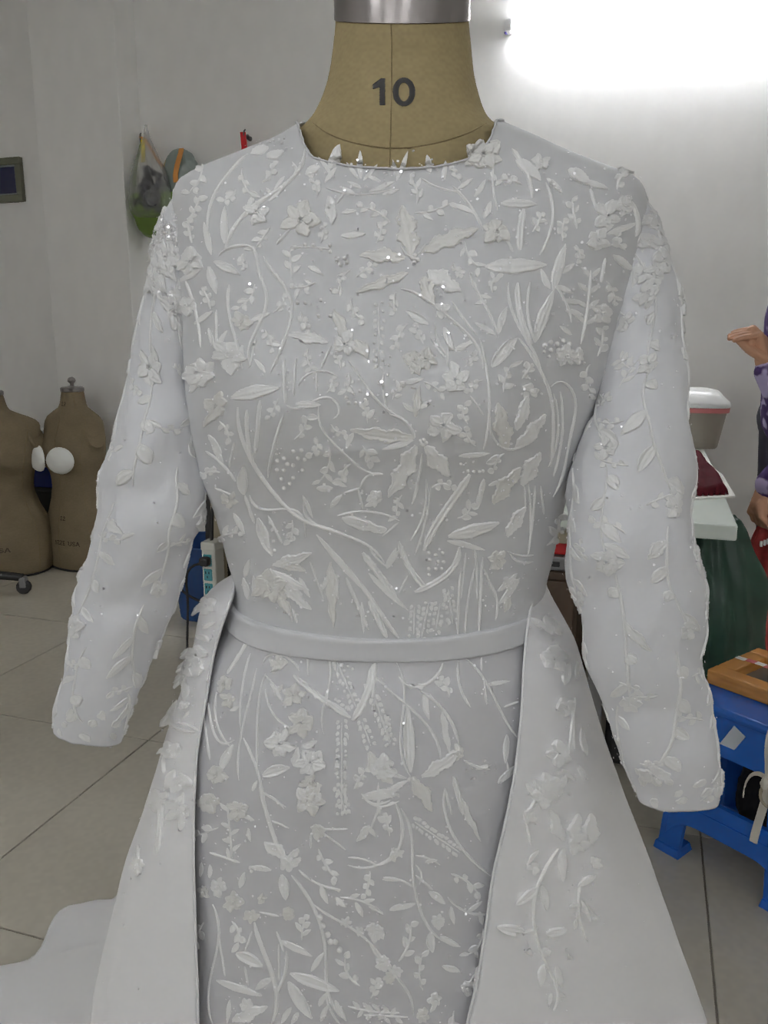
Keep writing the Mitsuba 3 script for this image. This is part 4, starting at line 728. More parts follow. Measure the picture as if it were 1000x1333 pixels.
def display_form(key, x, y, yaw, hs, zs, label, group=None):
    Mx = rotz(yaw, (x, y, 0)); S = np.diag([hs, hs, zs, 1.0]); G = Mx @ S
    A = np.linspace(0, 2 * np.pi, 64, endpoint=False)
    body = loft([[form_pt(t, z) for t in A] for z in np.concatenate([np.linspace(0, .02, 4), np.linspace(.035, .915, 56)])], True)
    add(key + '__body', xf(body, G), 'canvas_old', smooth=50)
    add(key + '__base_rim', xf(tube([form_pt(t, .006, .002) for t in np.r_[A, A[:1]]], .006, 8, caps=False), G), 'black_cloth', smooth=True)
    c = form_pt(0, .915); c[:2] = [0, .012]
    add(key + '__neck_cap', xf(move(lathe([(.051, -.002), (.054, .002), (.054, .016), (.048, .022), (.02, .026), (.012, .028)], 32), c * [1, 1, 1]), G), 'chrome', 'metal neck cap', smooth=35)
    add(key + '__finial', xf(move(lathe([(.009, .02), (.008, .04), (.016, .046), (.019, .056), (.014, .067), (.004, .072)], 20), c), G), 'chrome', smooth=True)
    for s in (-1, 1):
        d = lathe([(.02, -.01), (.048, -.008), (.050, 0), (.046, .006), (.01, .007)], 28)
        R = trimesh.transformations.rotation_matrix(math.radians(90 * s), [0, 1, 0]) ; d = xf(d, R); d.vertices[:, 2] *= 1.35
        d = xf(d, trimesh.transformations.rotation_matrix(math.radians(-14 * s), [0, 1, 0])); d = xf(d, trimesh.transformations.rotation_matrix(math.radians(-12 * s), [0, 0, 1])); d.apply_translation([s * .156, -.004, .70])
        add(key + '__armhole_plate', xf(d, G), 'canvas_old', 'round armhole plate', smooth=35)
    for t in (0, .95, -.95):
        add(key + '__seam', xf(tube([form_pt(t, z, .0002) for z in np.linspace(.02, .90, 40)], .0009, 5), G), 'seam')
    def text(s, t0, z, h, nm, lab):
        m = meshkit.text_mesh(s, h, .001, True).subdivide_to_size(h * .4); v = m.vertices; w = (v[:, 0].max() + v[:, 0].min()) / 2; out = []
        for q in v:
            r = float(fa(z)); t = t0 + (q[0] - w) / r
            out.append(form_pt(t, z + q[1], .0003 + q[2] * .6))
        add(key + '__' + nm, xf(TM(np.array(out), m.faces, process=False), G), 'ink_faded', lab)
    return Mx, S, G, text
p2 = atY(107, 700, 4.02); p1 = atY(1, 700, 3.92)
def zfit(x, y, top, bot): return (atY(100, top, y)[2] - 0) / .94
M2, S2, G2, txt2 = display_form('display_form', p2[0], 4.02, -30, 1.04, zfit(0, 4.02, 503, 745), '')
txt2('12', .12, .268, .020, 'size_number', 'faded printed 12'); txt2('SIZE', .05, .142, .022, 'size_text', 'faded print reading SIZE'); txt2('USA', .50, .142, .022, 'size_text', 'faded print reading USA')
txt2('12', .0, .845, .020, 'size_number', 'faded printed 12 on the neck')
tag('display_form', 'old beige canvas dress form with two white foam bust pads, standing against the pillar', 'dress form')
M1, S1, G1, txt1 = display_form('display_form_001', p1[0], 3.92, 8, 1.36, zfit(0, 3.92, 508, 748), '')
txt1('SIZE', -.16, .142, .022, 'size_text', 'faded print reading SIZE'); txt1('USA', .22, .142, .022, 'size_text', 'faded print reading USA')
tag('display_form_001', 'old beige canvas dress form cut by the photo edge, with a bare round armhole', 'dress form')
for i, (sx, lab) in enumerate(((1, 'round white foam bust pad facing forward on the old dress form'), (-1, 'white foam bust pad seen edge-on between the two dress forms'))):
    t = math.asin(.43) * sx; c = form_pt(sx * .50, .585, .004)
    d = np.array([sx * .34, -.94, 0]); R = np.eye(4); z = d; x = np.cross([0, 0, 1.0], z); x /= np.linalg.norm(x); R[:3, 0], R[:3, 1], R[:3, 2] = x, np.cross(z, x), z; R[:3, 3] = c - d * .012
    pad = lathe([(.066, 0), (.068, .006), (.062, .022), (.046, .036), (.024, .044), (.003, .046)], 36)
    k = add('bust_pad' if i == 0 else 'bust_pad_001', xf(pad, G2 @ R), 'foam_white', lab, 'bust pad', smooth=40)

# carton and stool seen between the forms
cb = toroom(atB(60, 640, 3.42)); ca = cb[0]
zt, zm, zl = atB(60, 560, 3.45)[2], atB(60, 608, 3.45)[2], atB(60, 634, 3.45)[2]
add('storage_carton__body', rb(ca - .13, ca + .13, 3.44, 3.56, zm, zt, .006), 'carton_white')
add('storage_carton__blue_band', rb(ca - .132, ca + .132, 3.438, 3.562, zl, zm, .004), 'blue_carton', 'dark blue lower band')
tag('storage_carton', 'white and dark blue carton glimpsed between the two old dress forms', 'carton')
add('black_crate__body', rb(ca - .15, ca + .15, 3.43, 3.57, 0, zl - .001, .012), 'black_plastic')
add('black_crate__rim', rb(ca - .156, ca + .156, 3.424, 3.576, zl - .03, zl - .008, .006), 'black_plastic')
tag('black_crate', 'black crate under the white and blue carton, behind the old dress forms', 'crate')

# black metal leg with a caster at the edge of the frame
q0, q1 = atZ(-60, 752, .085), atZ(30, 752, .075)
lg = np.array([q0, q0 * .5 + q1 * .5 + [0, 0, .012], q1])
add('stand_base__leg', tube(spline(lg, 12), np.linspace(.022, .018, 12), 12), 'black_metal', smooth=40)
wv = q1 - q0; wv[2] = 0; wv /= np.linalg.norm(wv)
Rw = np.eye(4); Rw[:3, 2] = np.cross(wv, [0, 0, 1]); Rw[:3, 0] = wv; Rw[:3, 1] = np.cross(Rw[:3, 2], wv); Rw[:3, 3] = [q1[0], q1[1], .032]
add('stand_base__caster_wheel', xf(lathe([(.008, -.014), (.028, -.014), (.032, -.009), (.032, .009), (.028, .014), (.008, .014)], 28), Rw), 'black_plastic', smooth=35)
add('stand_base__caster_fork', move(rbox(.03, .04, .05, (0, 0, .055), .006), [q1[0], q1[1], 0]), 'grey_metal')
add('stand_base__hub', move(lathe([(.05, .05), (.055, .06), (.05, .12), (.02, .13), (.02, .5)], 24), [q0[0], q0[1], 0]), 'black_metal', smooth=35)
for a in (190, 250, 310):
    d = np.array([math.cos(math.radians(a)), math.sin(math.radians(a)), 0]); e = q0 * [1, 1, 0] + d * .26
    add('stand_base__leg', tube([q0 * [1, 1, 0] + [0, 0, .085], e + [0, 0, .07]], [.022, .018], 12), 'black_metal', smooth=40)
    add('stand_base__caster_wheel', move(ball((0, 0, .032), .032, 2), e), 'black_plastic', smooth=True)
tag('stand_base', 'black metal stand base with a caster wheel on the floor before the old dress forms', 'stand')

# ---------------------------------------------------------------- bags on the wall hooks
hb = BW - .03
def W(px, py, b=hb): return atB(px, py, b)
h1 = W(187, 180); sc_ = np.linalg.norm(W(188, 180) - W(187, 180))   # metres per pixel at the wall
def hook(key, p, label, lean=1):
    p = np.asarray(p)
    add(key + '__plate', tube([p + E2 * .03, p + E2 * .004], [.011, .008], 14), 'hook_metal', smooth=35)
    add(key + '__prong', tube(spline([p + E2 * .02, p - E2 * .012, p - E2 * .028 + [0, 0, -.014], p - E2 * .034 + [0, 0, .004], p - E2 * .04 + E1 * .01 * lean + [0, 0, .024]], 18), .0036, 8), 'hook_metal', smooth=True)
    tag(key, label, 'hook')
hook('wall_hook', W(188, 183), 'dark metal wall hook carrying the plastic bags beside the pillar')
hook('wall_hook_001', W(322, 179), 'grey metal wall hook with the red ribbon, just above the dress shoulder')
def pouch(c, prof, seed, n=48, rough=.06, sq=.7):
    """A hanging bag: prof is (half width, height); wrinkled, gathered at the top."""
    A = np.linspace(0, 2 * np.pi, n, endpoint=False); z = np.linspace(0, 1, 40); w = PchipInterpolator(np.linspace(0, 1, len(prof)), [p[0] for p in prof])(z); h = PchipInterpolator(np.linspace(0, 1, len(prof)), [p[1] for p in prof])(z)
    R = np.array([[E1 * (math.sin(t) * w_) - E2 * (math.cos(t) * w_ * sq) + [0, 0, h_] for t in A] for w_, h_ in zip(w, h)])
    k = 1 + rough * 2 * (meshkit.fbm(R * 28 + seed, 4, seed) - .5) + rough * .5 * np.sin(np.tile(A, (40, 1)) * 9 + R[..., 2] * 30)
    R[..., :2] *= k[..., None]; return loft(R + c, True)
bc = W(199, 262, BW - .13)
s = sc_ * .96
add('green_bag__pouch', pouch(bc + E2 * .045, [(.004, -40 * s), (16 * s, -38 * s), (28 * s, -26 * s), (34 * s, -10 * s), (36 * s, 4 * s), (35 * s, 9 * s)], 3, sq=.55), 'green_plastic', smooth=60)
for t0, t1 in ((-30, -14),):
    add('green_bag__handle', tube(spline([bc + E2 * .045 + E1 * t0 * s + [0, 0, 20 * s], bc + E2 * .06 + E1 * (t0 + 3) * s + [0, 0, 50 * s], h1 + [0, 0, .0]], 14), .006, 8), 'green_plastic', smooth=True)
tag('green_bag', 'olive green plastic bag hanging lowest on the wall hook by the pillar', 'bag')
cc = bc - E2 * .035
add('clear_bag__film', pouch(cc + E1 * 2 * s, [(.004, -19 * s), (16 * s, -18 * s), (25 * s, -8 * s), (26 * s, 6 * s), (22 * s, 26 * s), (12 * s, 50 * s), (4 * s, 68 * s), (1.5 * s, 80 * s)], 5, rough=.09, sq=.6), 'clear_film', 'clear gathered film', smooth=60)
g = random.Random(5)
for k in range(26):
    a = g.uniform(0, 6.28); z = g.uniform(-8, 32) * s; r = g.uniform(2, 19 - 9 * max(0, z / s) / 32) * s
    col = g.choice(['dark_thread', 'dark_thread', 'black_plastic', 'black_plastic', 'pale_thread'])
    m = lathe([(.004, -.020), (.018, -.020), (.018, -.017), (.013, -.014), (.016, 0), (.013, .014), (.018, .017), (.018, .020), (.004, .020)], 16)
    Rk = trimesh.transformations.euler_matrix(g.uniform(0, 3), g.uniform(0, 3), 0); Rk[:3, 3] = cc + E1 * (2 * s + math.cos(a) * r) - E2 * math.sin(a) * r * .5 + [0, 0, z]
    add('thread_spool', xf(m, Rk), col, ('pale' if col == 'pale_thread' else 'dark') + ' thread spool in the clear bag hanging by the pillar', 'spool', ('pale' if col == 'pale_thread' else 'dark') + ' spools inside the clear bag', smooth=35)
tag('clear_bag', 'clear plastic bag full of dark spools hanging in front of the green bag', 'bag')
def ribbon(pts, w, th, mat, key, wd=None, n=24):
    C = spline(pts, n); wd = np.asarray(E1 if wd is None else wd); tg = np.gradient(C, axis=0); nn = np.cross(tg, wd); nn /= np.linalg.norm(nn, axis=1, keepdims=True)
    R = [[c + wd * a * w / 2 + q * b * th / 2 for a, b in ((-1, -1), (-.6, -1), (.6, -1), (1, -1), (1, 1), (.6, 1), (-.6, 1), (-1, 1))] for c, q in zip(C, nn)]
    return add(key, loft(R, True), mat, smooth=40)
ribbon([W(186, 182, BW - .075), W(186.5, 196, BW - .085), W(186, 211, BW - .10)], 5 * s, .004, 'yellow_strap', 'clear_bag__yellow_strap')
ribbon([h1 - E2 * .03, W(200, 200, BW - .08), W(209, 213, BW - .07), W(217, 220, BW - .06)], 3.6 * s, .004, 'orange_strap', 'teal_bag__handle')
tb = W(236, 226, BW - .085)
add('teal_bag__pouch', pouch(tb, [(.004, -30 * s), (12 * s, -28 * s), (20 * s, -12 * s), (21 * s, 4 * s), (15 * s, 19 * s), (5 * s, 26 * s)], 8, rough=.1), 'teal_film', smooth=60)
ribbon([tb + E1 * 2 * s - E2 * .065 + [0, 0, -12 * s], tb + E1 * 5 * s - E2 * .075 + [0, 0, 2 * s], tb + E1 * 8 * s - E2 * .065 + [0, 0, 14 * s], tb + E1 * 6 * s - E2 * .03 + [0, 0, 25 * s]], 6 * s, .004, 'orange_strap', 'teal_bag__band')
add('teal_bag__patch', pouch(tb - E1 * 9 * s - E2 * .012, [(.004, -6 * s), (8 * s, -4 * s), (11 * s, 4 * s), (8 * s, 15 * s), (.004, 19 * s)], 4, rough=.1), 'ochre_cloth', 'ochre cloth showing through', smooth=60)
tag('teal_bag', 'small grey-green bag with an orange band, between the clear bag and the dress shoulder', 'bag')
ribbon([W(316, 172, BW - .06), W(317, 180, BW - .065), W(318, 190, BW - .065), W(319, 215, BW - .06)], 6.5 * s, .006, 'red_ribbon', 'red_ribbon')
tag('red_ribbon', 'red ribbon hanging on the wall hook above the dress shoulder', 'ribbon')

# ---------------------------------------------------------------- behind the waist at the left: sewing table, power strip, blue bin
Yt = 2.55
pp = atY(283, 650, Yt); pa = toroom(pp)
add('sewing_table__top', rb(pa[0] - .12, pa[0] + .36, pa[1] - .05, pa[1] + .50, .70, .735, .006), 'cabinet_wood')
for da, db in ((0, 0), (.30, 0), (0, .42), (.30, .42)):
    add('sewing_table__leg', rb(pa[0] - .018 + da, pa[0] + .018 + da, pa[1] - .018 + db, pa[1] + .018 + db, 0, .70, .005), 'beige_metal')
add('sewing_table__side_panel', rb(pa[0] - .062, pa[0] - .03, pa[1] + .02, pa[1] + .44, .10, .70), 'black_plastic', 'black side panel')
add('sewing_table__modesty_panel', rb(pa[0] + .02, pa[0] + .28, pa[1] + .05, pa[1] + .07, .08, .70), 'cabinet_wood')
tag('sewing_table', 'dark sewing table on a beige leg, seen between sleeve and waist behind the power strip', 'table')
ps = toroom(atY(278, 740, Yt - .07)); tz = atY(278, 704, Yt - .07)[2]
add('power_strip__body', rb(ps[0] - .024, ps[0] + .024, ps[1] - .03, ps[1] + .03, tz - .34, tz, .006), 'strip_white')
add('power_strip__end_cap', rb(ps[0] - .0255, ps[0] + .0255, ps[1] - .0315, ps[1] + .0315, tz - .026, tz + .002, .005), 'strip_white')
for k in range(5):
    z = tz - .055 - k * .047
    add('power_strip__socket', rb(ps[0] - .016, ps[0] + .012, ps[1] - .033, ps[1] - .028, z - .020, z + .018, .002), 'strip_cyan', 'cyan socket face')
    if k:
        for dx, dz in ((-.007, .006), (.004, .006), (-.0015, -.008)):
            add('power_strip__slot', rb(ps[0] - .002 + dx - .0018, ps[0] - .002 + dx + .0018, ps[1] - .0338, ps[1] - .0325, z + dz - .004, z + dz + .004, .0004), 'black_plastic')
tag('power_strip', 'upright white power strip with cyan sockets fixed beside the sewing table leg', 'power strip')
z = tz - .055; pz = room(ps[0], ps[1] - .033, z)
add('black_plug__body', xf(rbox(.030, .03, .028, (ps[0] - .001, ps[1] - .048, z), .007), ROOM), 'black_plastic')
add('black_plug__cord', tube(spline([room(ps[0] - .008, ps[1] - .055, z - .004), room(ps[0] - .05, ps[1] - .06, z - .025), room(ps[0] - .075, ps[1] - .04, z - .12), room(ps[0] - .085, ps[1] - .02, .06), room(ps[0] - .07, ps[1] + .0, .006), room(ps[0] + .05, ps[1] + .04, .006)], 30), .004, 8), 'black_plastic', smooth=True)
tag('black_plug', 'black plug with its cord in the upright white power strip', 'plug')
add('power_cable', tube(spline([room(ps[0] - .002, ps[1], tz), room(ps[0], ps[1] + .004, tz + .07), room(ps[0] + .012, ps[1] + .01, tz + .13), room(ps[0] + .06, ps[1] + .01, tz + .18), room(ps[0] + .14, ps[1] + .02, tz + .16)], 24), .0055, 8), 'black_plastic', 'black cable rising from the top of the white power strip', 'cable', smooth=True)
bp = toroom(atZ(252, 811, .0)); bz1 = atY(252, 712, atZ(252, 811, 0)[1])[2]
A4 = [(math.cos(t), math.sin(t)) for t in np.linspace(0, 2 * np.pi, 40, endpoint=False)]
def sq(c, s, r=4): k = (abs(c) ** r + abs(s) ** r) ** (-1 / r); return c * k, s * k
bin_ = loft([[room(bp[0] + .02 + sq(c, s_)[0] * w, bp[1] + .12 + sq(c, s_)[1] * w, z) for c, s_ in A4] for w, z in ((.02, .004), (.105, 0), (.112, .01), (.135, bz1 - .01), (.142, bz1 - .008), (.142, bz1), (.132, bz1), (.11, .02), (.02, .018))])
add('blue_bin__body', bin_, 'blue_plastic_dull', smooth=40)
add('blue_bin__handle', tube(spline([room(bp[0] - .11, bp[1] - .02, bz1 * .75), room(bp[0] - .02, bp[1] - .035, bz1 * .45), room(bp[0] + .09, bp[1] - .02, bz1 * .3)], 16), .005, 8), 'black_plastic', 'dark wire handle', smooth=True)
tag('blue_bin', 'dull blue plastic bin on the floor between the sleeve and the hip of the dress', 'bin')

# ---------------------------------------------------------------- white work table at the right
ta1 = toroom(atZ(961, 684, .72))[0]; tb0 = toroom(atZ(961, 684, .72))[1]; tb1 = min(toroom(atZ(928, 583, .72))[1], BW - .03); ta0 = ta1 - 1.05
add('work_table__top', rb(ta0, ta1, tb0, tb1, .682, .72, .004), 'table_laminate', 'pale green-white laminate top')
for a in (ta0 + .05, ta1 - .30):
    for b in (tb0 + .10, tb1 - .08):
        add('work_table__leg', rb(a - .02, a + .02, b - .02, b + .02, 0, .682, .003), 'grey_metal')
add('work_table__apron', rb(ta0 + .05, ta1 - .28, tb0 + .06, tb0 + .085, .63, .682, .002), 'beige_metal')
tag('work_table', 'white-topped work table against the wall, with red velvet on it', 'table')
cz = .53
add('wooden_cabinet__body', rb(ta0 + .12, ta1 - .36, tb0 + .14, tb1 - .12, .03, cz, .004), 'cabinet_wood')
add('wooden_cabinet__plinth', rb(ta0 + .14, ta1 - .38, tb0 + .16, tb1 - .14, 0, .03), 'black_plastic')
for i in range(2):
    a = ta0 + .125 + i * (ta1 - .36 - ta0 - .13) / 2; a_ = a + (ta1 - .36 - ta0 - .13) / 2 - .004
    k = add('wooden_cabinet__door', rb(a, a_, tb0 + .122, tb0 + .14, .06, cz - .02, .003), 'cabinet_wood')
    add(k + '__knob', move(ball((0, 0, 0), .012, 2), room(a_ - .04 if i == 0 else a + .04, tb0 + .114, .34)), 'grey_metal', smooth=True)
tag('wooden_cabinet', 'dark brown wooden cabinet under the white work table', 'cabinet')
rx = toroom(atB(720, 712, tb0 + .2)); 
add('red_case__body', rb(rx[0] - .14, rx[0] + .14, tb0 + .16, tb0 + .34, cz + .042, cz + .085, .008), 'red_plastic')
add('red_case__lid', rb(rx[0] - .142, rx[0] + .142, tb0 + .158, tb0 + .342, cz + .085, cz + .095, .004), 'red_plastic')
tag('red_case', 'flat red case lying on the grey device under the work table', 'case')
add('grey_device__body', rb(rx[0] - .15, rx[0] + .15, tb0 + .15, tb0 + .36, cz, cz + .041, .006), 'grey_metal')
for k in range(4):
    add('grey_device__slot', rb(rx[0] - .10 + k * .05, rx[0] - .075 + k * .05, tb0 + .148, tb0 + .152, cz + .012, cz + .026, .001), 'black_plastic')
tag('grey_device', 'grey metal device with dark slots on top of the brown cabinet, under the red case', 'device')
# things on the table top
wb = toroom(atZ(745, 652, .72))
def heap(c, rx, ry, rz, amp, freq, seed, z0, sub=5):
    m = blob((0, 0, 0), rx, ry, rz, amp, freq, seed, sub); v = m.vertices; v[:, 2] = np.maximum(v[:, 2], -rz * .55); v[:, 2] += rz * .55 + z0
    v = np.array([E1 * p[0] + E2 * p[1] + [0, 0, p[2]] for p in v]); m.vertices = v + [c[0], c[1], 0]; return m
add('white_bag', heap(room(wb[0], wb[1] + .14), .10, .09, .13, .28, 7, 21, .72), 'white_film', 'crumpled white plastic bag on the table, seen past the elbow of the dress', 'bag', smooth=True)
rv = [toroom(atZ(x, y, .74)) for x, y in ((885, 588), (913, 590), (921, 604), (931, 611), (946, 637), (885, 640))]
poly = Polygon([(p[0], p[1]) for p in rv]).buffer(.012).buffer(-.006)
def pile(poly, z0, h, seed, n=90, mat='red_velvet'):
    x0, y0, x1, y1 = poly.bounds; V = []; gx, gy = np.linspace(x0, x1, n), np.linspace(y0, y1, n); pts = np.array([(x, y) for x in gx for y in gy])
    from shapely import points, distance, contains
    P_ = points(pts); ins = contains(poly, P_); d = distance(poly.exterior, P_) * np.where(ins, 1, -1)
    z = np.clip(d / .02, 0, 1) ** .5 * h * (.62 + .76 * (meshkit.fbm(np.c_[pts * [26, 14], pts[:, :1] * 0], 3, seed)))
    V = np.array([E1 * a + E2 * b + [0, 0, z0 + q] for (a, b), q in zip(pts, z)])
    F = grid_faces(n, n); F = F[(d[F] > -.006).all(1)]
    m = TM(V, F, process=False); bot = TM(V * [1, 1, 0] + [0, 0, z0 - .001], F[:, ::-1], process=False); return cat([m, bot])
board = Polygon([(p[0], p[1]) for p in rv]).buffer(.022, join_style=2)
bm = trimesh.creation.extrude_polygon(board.simplify(.004), .006, engine='earcut'); bm.vertices = np.array([E1 * p[0] + E2 * p[1] + [0, 0, .7205 + p[2]] for p in bm.vertices])
add('paper_sheet', bm, 'paper', 'white paper sheets under the dark red velvet on the work table', 'paper')
add('red_velvet', pile(poly, .7275, .026, 5), 'red_velvet', 'folded dark red velvet cloth on the white work table', 'cloth', smooth=True)
tbx = toroom(atZ(905, 585, .72)); er = toroom(atZ(926, 585, .72)); 
zr = atB(905, 533, tbx[1])[2]; zt = atB(905, 507, tbx[1])[2]; hw = .15; ac = er[0] - hw * .80 + .02
def rrect(w, d, z, r=5): return [room(ac + sq(c, s_, r)[0] * w, tbx[1] + .10 + sq(c, s_, r)[1] * d, z) for c, s_ in A4]
add('food_tub__body', loft([rrect(.02, .02, .723), rrect(hw * .80, .085, .7205), rrect(hw * .83, .09, .728), rrect(hw, .115, zr), rrect(hw * .97, .11, zr), rrect(hw * .78, .08, .735), rrect(.02, .02, .735)]), 'tub_plastic', smooth=40)
add('food_tub__rim', loft([rrect(hw * .99, .114, zr - .012), rrect(hw * 1.04, .122, zr - .012), rrect(hw * 1.05, .124, zr + .006), rrect(hw * .97, .112, zr + .006), rrect(hw * .97, .112, zr - .01)]), 'tub_rim', 'pink rim', smooth=40)
add('food_tub__lid', loft([rrect(hw * 1.05, .125, zr + .007), rrect(hw * 1.06, .128, zr + .012), rrect(hw * 1.04, .124, zr + .026), rrect(hw * .90, .105, zr + .045), rrect(hw * .78, .09, zt - .01), rrect(hw * .5, .06, zt), rrect(.01, .01, zt + .002)]), 'white_film', 'white domed lid', smooth=40)
tag('food_tub', 'beige plastic tub with pink rim and white lid on the far table end', 'tub')

# sacks beside and under the table
gz = atY(940, 690, 2.12)[2]
def sack(c, prof, seed, n=110, folds=.05, lean=(0, 0)):
    A = np.linspace(0, 2 * np.pi, n, endpoint=False); u = np.linspace(0, 1, 90); k = np.linspace(0, 1, len(prof)); w = PchipInterpolator(k, [p[0] for p in prof])(u); h = PchipInterpolator(k, [p[1] for p in prof])(u)
    R = np.array([[(math.sin(t) * q, -math.cos(t) * q * .85, z) for t in A] for q, z in zip(w, h)])
    f = 1 + folds * (np.sin(A * 13 + 2 * np.sin(A * 3))[None] * (.4 + u[:, None])) + folds * 5 * (meshkit.fbm(R * 6 + seed, 4, seed) - .5)
    R[..., 0] *= f; R[..., 1] *= f; R[..., 2] += .05 * (meshkit.noise(R * 9, seed + 1) - .5) * np.sin(u * np.pi)[:, None]; R[..., 0] += lean[0] * u[:, None]; R[..., 1] += lean[1] * u[:, None]
    return loft(R + np.array([c[0], c[1], 0]), True)
add('green_sack', sack((.89, 2.22), [(.02, .004), (.18, .002), (.20, .1), (.20, .3), (.18, .45), (.14, .56), (.09, gz + .01), (.04, gz - .005), (.012, gz - .03)], 31, folds=.05), 'green_velvet', 'dark green shiny fabric heaped in a tall pile below the corner of the work table', 'fabric pile', smooth=True)
add('black_sack', sack((1.22, 2.86), [(.02, .004), (.10, .002), (.13, .12), (.13, .30), (.10, .42), (.03, atY(975, 683, 2.86)[2])], 44, folds=.06), 'black_cloth', 'black sack standing on the floor between the wall and the green fabric', 'sack', smooth=True)
rs = atY(1010, 712, 2.02)
add('red_bag__pouch', sack((1.17, 2.33), [(.02, .004), (.06, .002), (.085, .2), (.09, .40), (.08, .52), (.04, atY(1000, 682, 2.2)[2])], 52, folds=.07), 'red_film', smooth=True)
zz = [atY(996, 704, 1.99), atY(1008, 700, 1.99)]
for k in range(5):
    p = atY(991 + 4.5 * k, 708 - 1.5 * k, 2.248)
    add('red_bag__print', xf(rbox(.007, .006, .016, (0, 0, 0), .001), rotz(-10, p + [0, .0, 0])), 'white_film', 'white printed mark')
tag('red_bag', 'red plastic bag with white print beside the dark green fabric', 'bag')
add('black_case__body', xf(rbox(.16, .14, .20, (0, 0, .10), .02), rotz(-20, atZ(812, 1010, 0) + [.06, .10, 0])), 'black_plastic')
add('black_case__handle', xf(tube(spline([(-.05, 0, .20), (-.03, 0, .235), (.03, 0, .235), (.05, 0, .20)], 14), .008, 8), rotz(-20, atZ(812, 1010, 0) + [.06, .10, 0])), 'black_plastic', smooth=True)
tag('black_case', 'black case on the floor behind the cuff of the long sleeve', 'case')

# ---------------------------------------------------------------- blue plastic stool with a wooden frame on it
VD, UD = np.array([.6, -.8, 0]), np.array([.8, .6, 0])
fl, fr_ = atZ(857, 1102, 0), atZ(857, 1102, 0) + VD * .30
SO = (fl + fr_) / 2 + UD * .15                       # middle of the stool on the floor
RSM = np.eye(4); RSM[:3, 0] = VD; RSM[:3, 1] = UD; RSM[:3, 3] = SO
SH = .385; bw, tw = .152, .128
def stl(m): return xf(m, RSM)
def prism8(pts0, pts1): return trimesh.convex.convex_hull(np.array(list(pts0) + list(pts1)))
add('plastic_stool__seat', stl(rbox(2 * tw + .03, 2 * tw + .03, .022, (0, 0, SH - .011), .009)), 'blue_plastic', smooth=30)
def lerpw(z): return bw + (tw - bw) * z / SH
for sx in (-1, 1):
    for sy in (-1, 1):
        def corner(z, w): o = lerpw(z); return [(sx * o, sy * o, z), (sx * (o - w), sy * o, z), (sx * (o - w), sy * (o - .012), z), (sx * (o - .012), sy * (o - w), z), (sx * o, sy * (o - w), z)]
        k = add('plastic_stool__leg', stl(prism8(corner(.0, .052), corner(SH - .02, .060))), 'blue_plastic', smooth=20)
        add(k + '__foot', stl(prism8([(sx * (bw + .006), sy * (bw + .006), 0), (sx * (bw - .058), sy * (bw + .006), 0), (sx * (bw + .006), sy * (bw - .058), 0), (sx * (bw - .055), sy * (bw - .055), 0)], [(sx * (bw + .003), sy * (bw + .003), .018), (sx * (bw - .054), sy * (bw + .003), .018), (sx * (bw + .003), sy * (bw - .054), .018), (sx * (bw - .05), sy * (bw - .05), .018)])), 'blue_plastic')
def panel(z0, z1, face, th=.008, arch=0.0, out=0.0):
    """One side's board between two legs, its lower edge arched if asked."""
    n = 17; u = np.linspace(-1, 1, n); R = []
    for q in u:
        zl = z0 - arch * (abs(q) ** 6) ; o0, o1 = lerpw(zl) + out, lerpw(z1) + out
        R.append([(q * (o0 - .02), -o0, zl), (q * (o1 - .02), -o1, z1), (q * (o1 - .02), -o1 + th, z1), (q * (o0 - .02), -o0 + th, zl)])
    return stl(xf(loft(R, True), rotz(90 * face)))
for f in range(4):
    add('plastic_stool__side_panel', panel(.275, SH - .02, f, arch=.05), 'blue_plastic')
    add('plastic_stool__stretcher', panel(.092, .165, f, arch=.045, th=.012, out=.004), 'blue_plastic')
    add('plastic_stool__stretcher_rib', panel(.128, .134, f, th=.004, out=.007), 'blue_plastic')
d_ = ray(953, 964); q_ = (RSM[:3, :3].T @ (CAM + d_ * (((SO - UD * (lerpw(.30) + .0008)) - CAM) @ UD / (d_ @ UD)) - SO)); STK = [q_[0], -lerpw(q_[2]) - .0006, q_[2]]
add('plastic_stool__sticker', stl(xf(rbox(.030, .0012, .060, (0, 0, 0), .0004), trimesh.transformations.translation_matrix(STK) @ trimesh.transformations.rotation_matrix(math.radians(28), [0, 1, 0]))), 'sticker', 'pale grey sticker')
tag('plastic_stool', 'blue plastic stool with a tilted pale sticker and a wooden frame on its seat', 'stool')
add('black_bag', stl(move(blob((0, 0, 0), .105, .065, .125, .14, 6, 61, 4, -.11), (.02, .062, .113))), 'black_cloth', 'black bag stuffed under the blue plastic stool', 'bag', smooth=True)
fa_, fb_ = .30, .215; fh = .034; fc = atZ(919, 889, SH) * [1, 1, 0] + VD * fa_ / 2 + UD * fb_ / 2
FM = np.eye(4); FM[:3, 0] = VD; FM[:3, 1] = UD; FM[:3, 3] = [fc[0], fc[1], SH]
bwid = .042
for c, sz in (((0, -fb_ / 2 + bwid / 2), (fa_, bwid)), ((0, fb_ / 2 - bwid / 2), (fa_, bwid)), ((-fa_ / 2 + bwid / 2, 0), (bwid, fb_ - 2 * bwid)), ((fa_ / 2 - bwid / 2, 0), (bwid, fb_ - 2 * bwid))):
    add('wooden_display_case__rail', xf(rbox(sz[0], sz[1], fh, (c[0], c[1], fh / 2), .004), FM), 'orange_wood', smooth=25)
add('wooden_display_case__pane', xf(rbox(fa_ - 2 * bwid + .004, fb_ - 2 * bwid + .004, .005, (0, 0, .008), .001), FM), 'glass_dark', 'dark glass pane')
tag('wooden_display_case', 'shallow orange wooden case with dark glass lying on the blue stool', 'display case')
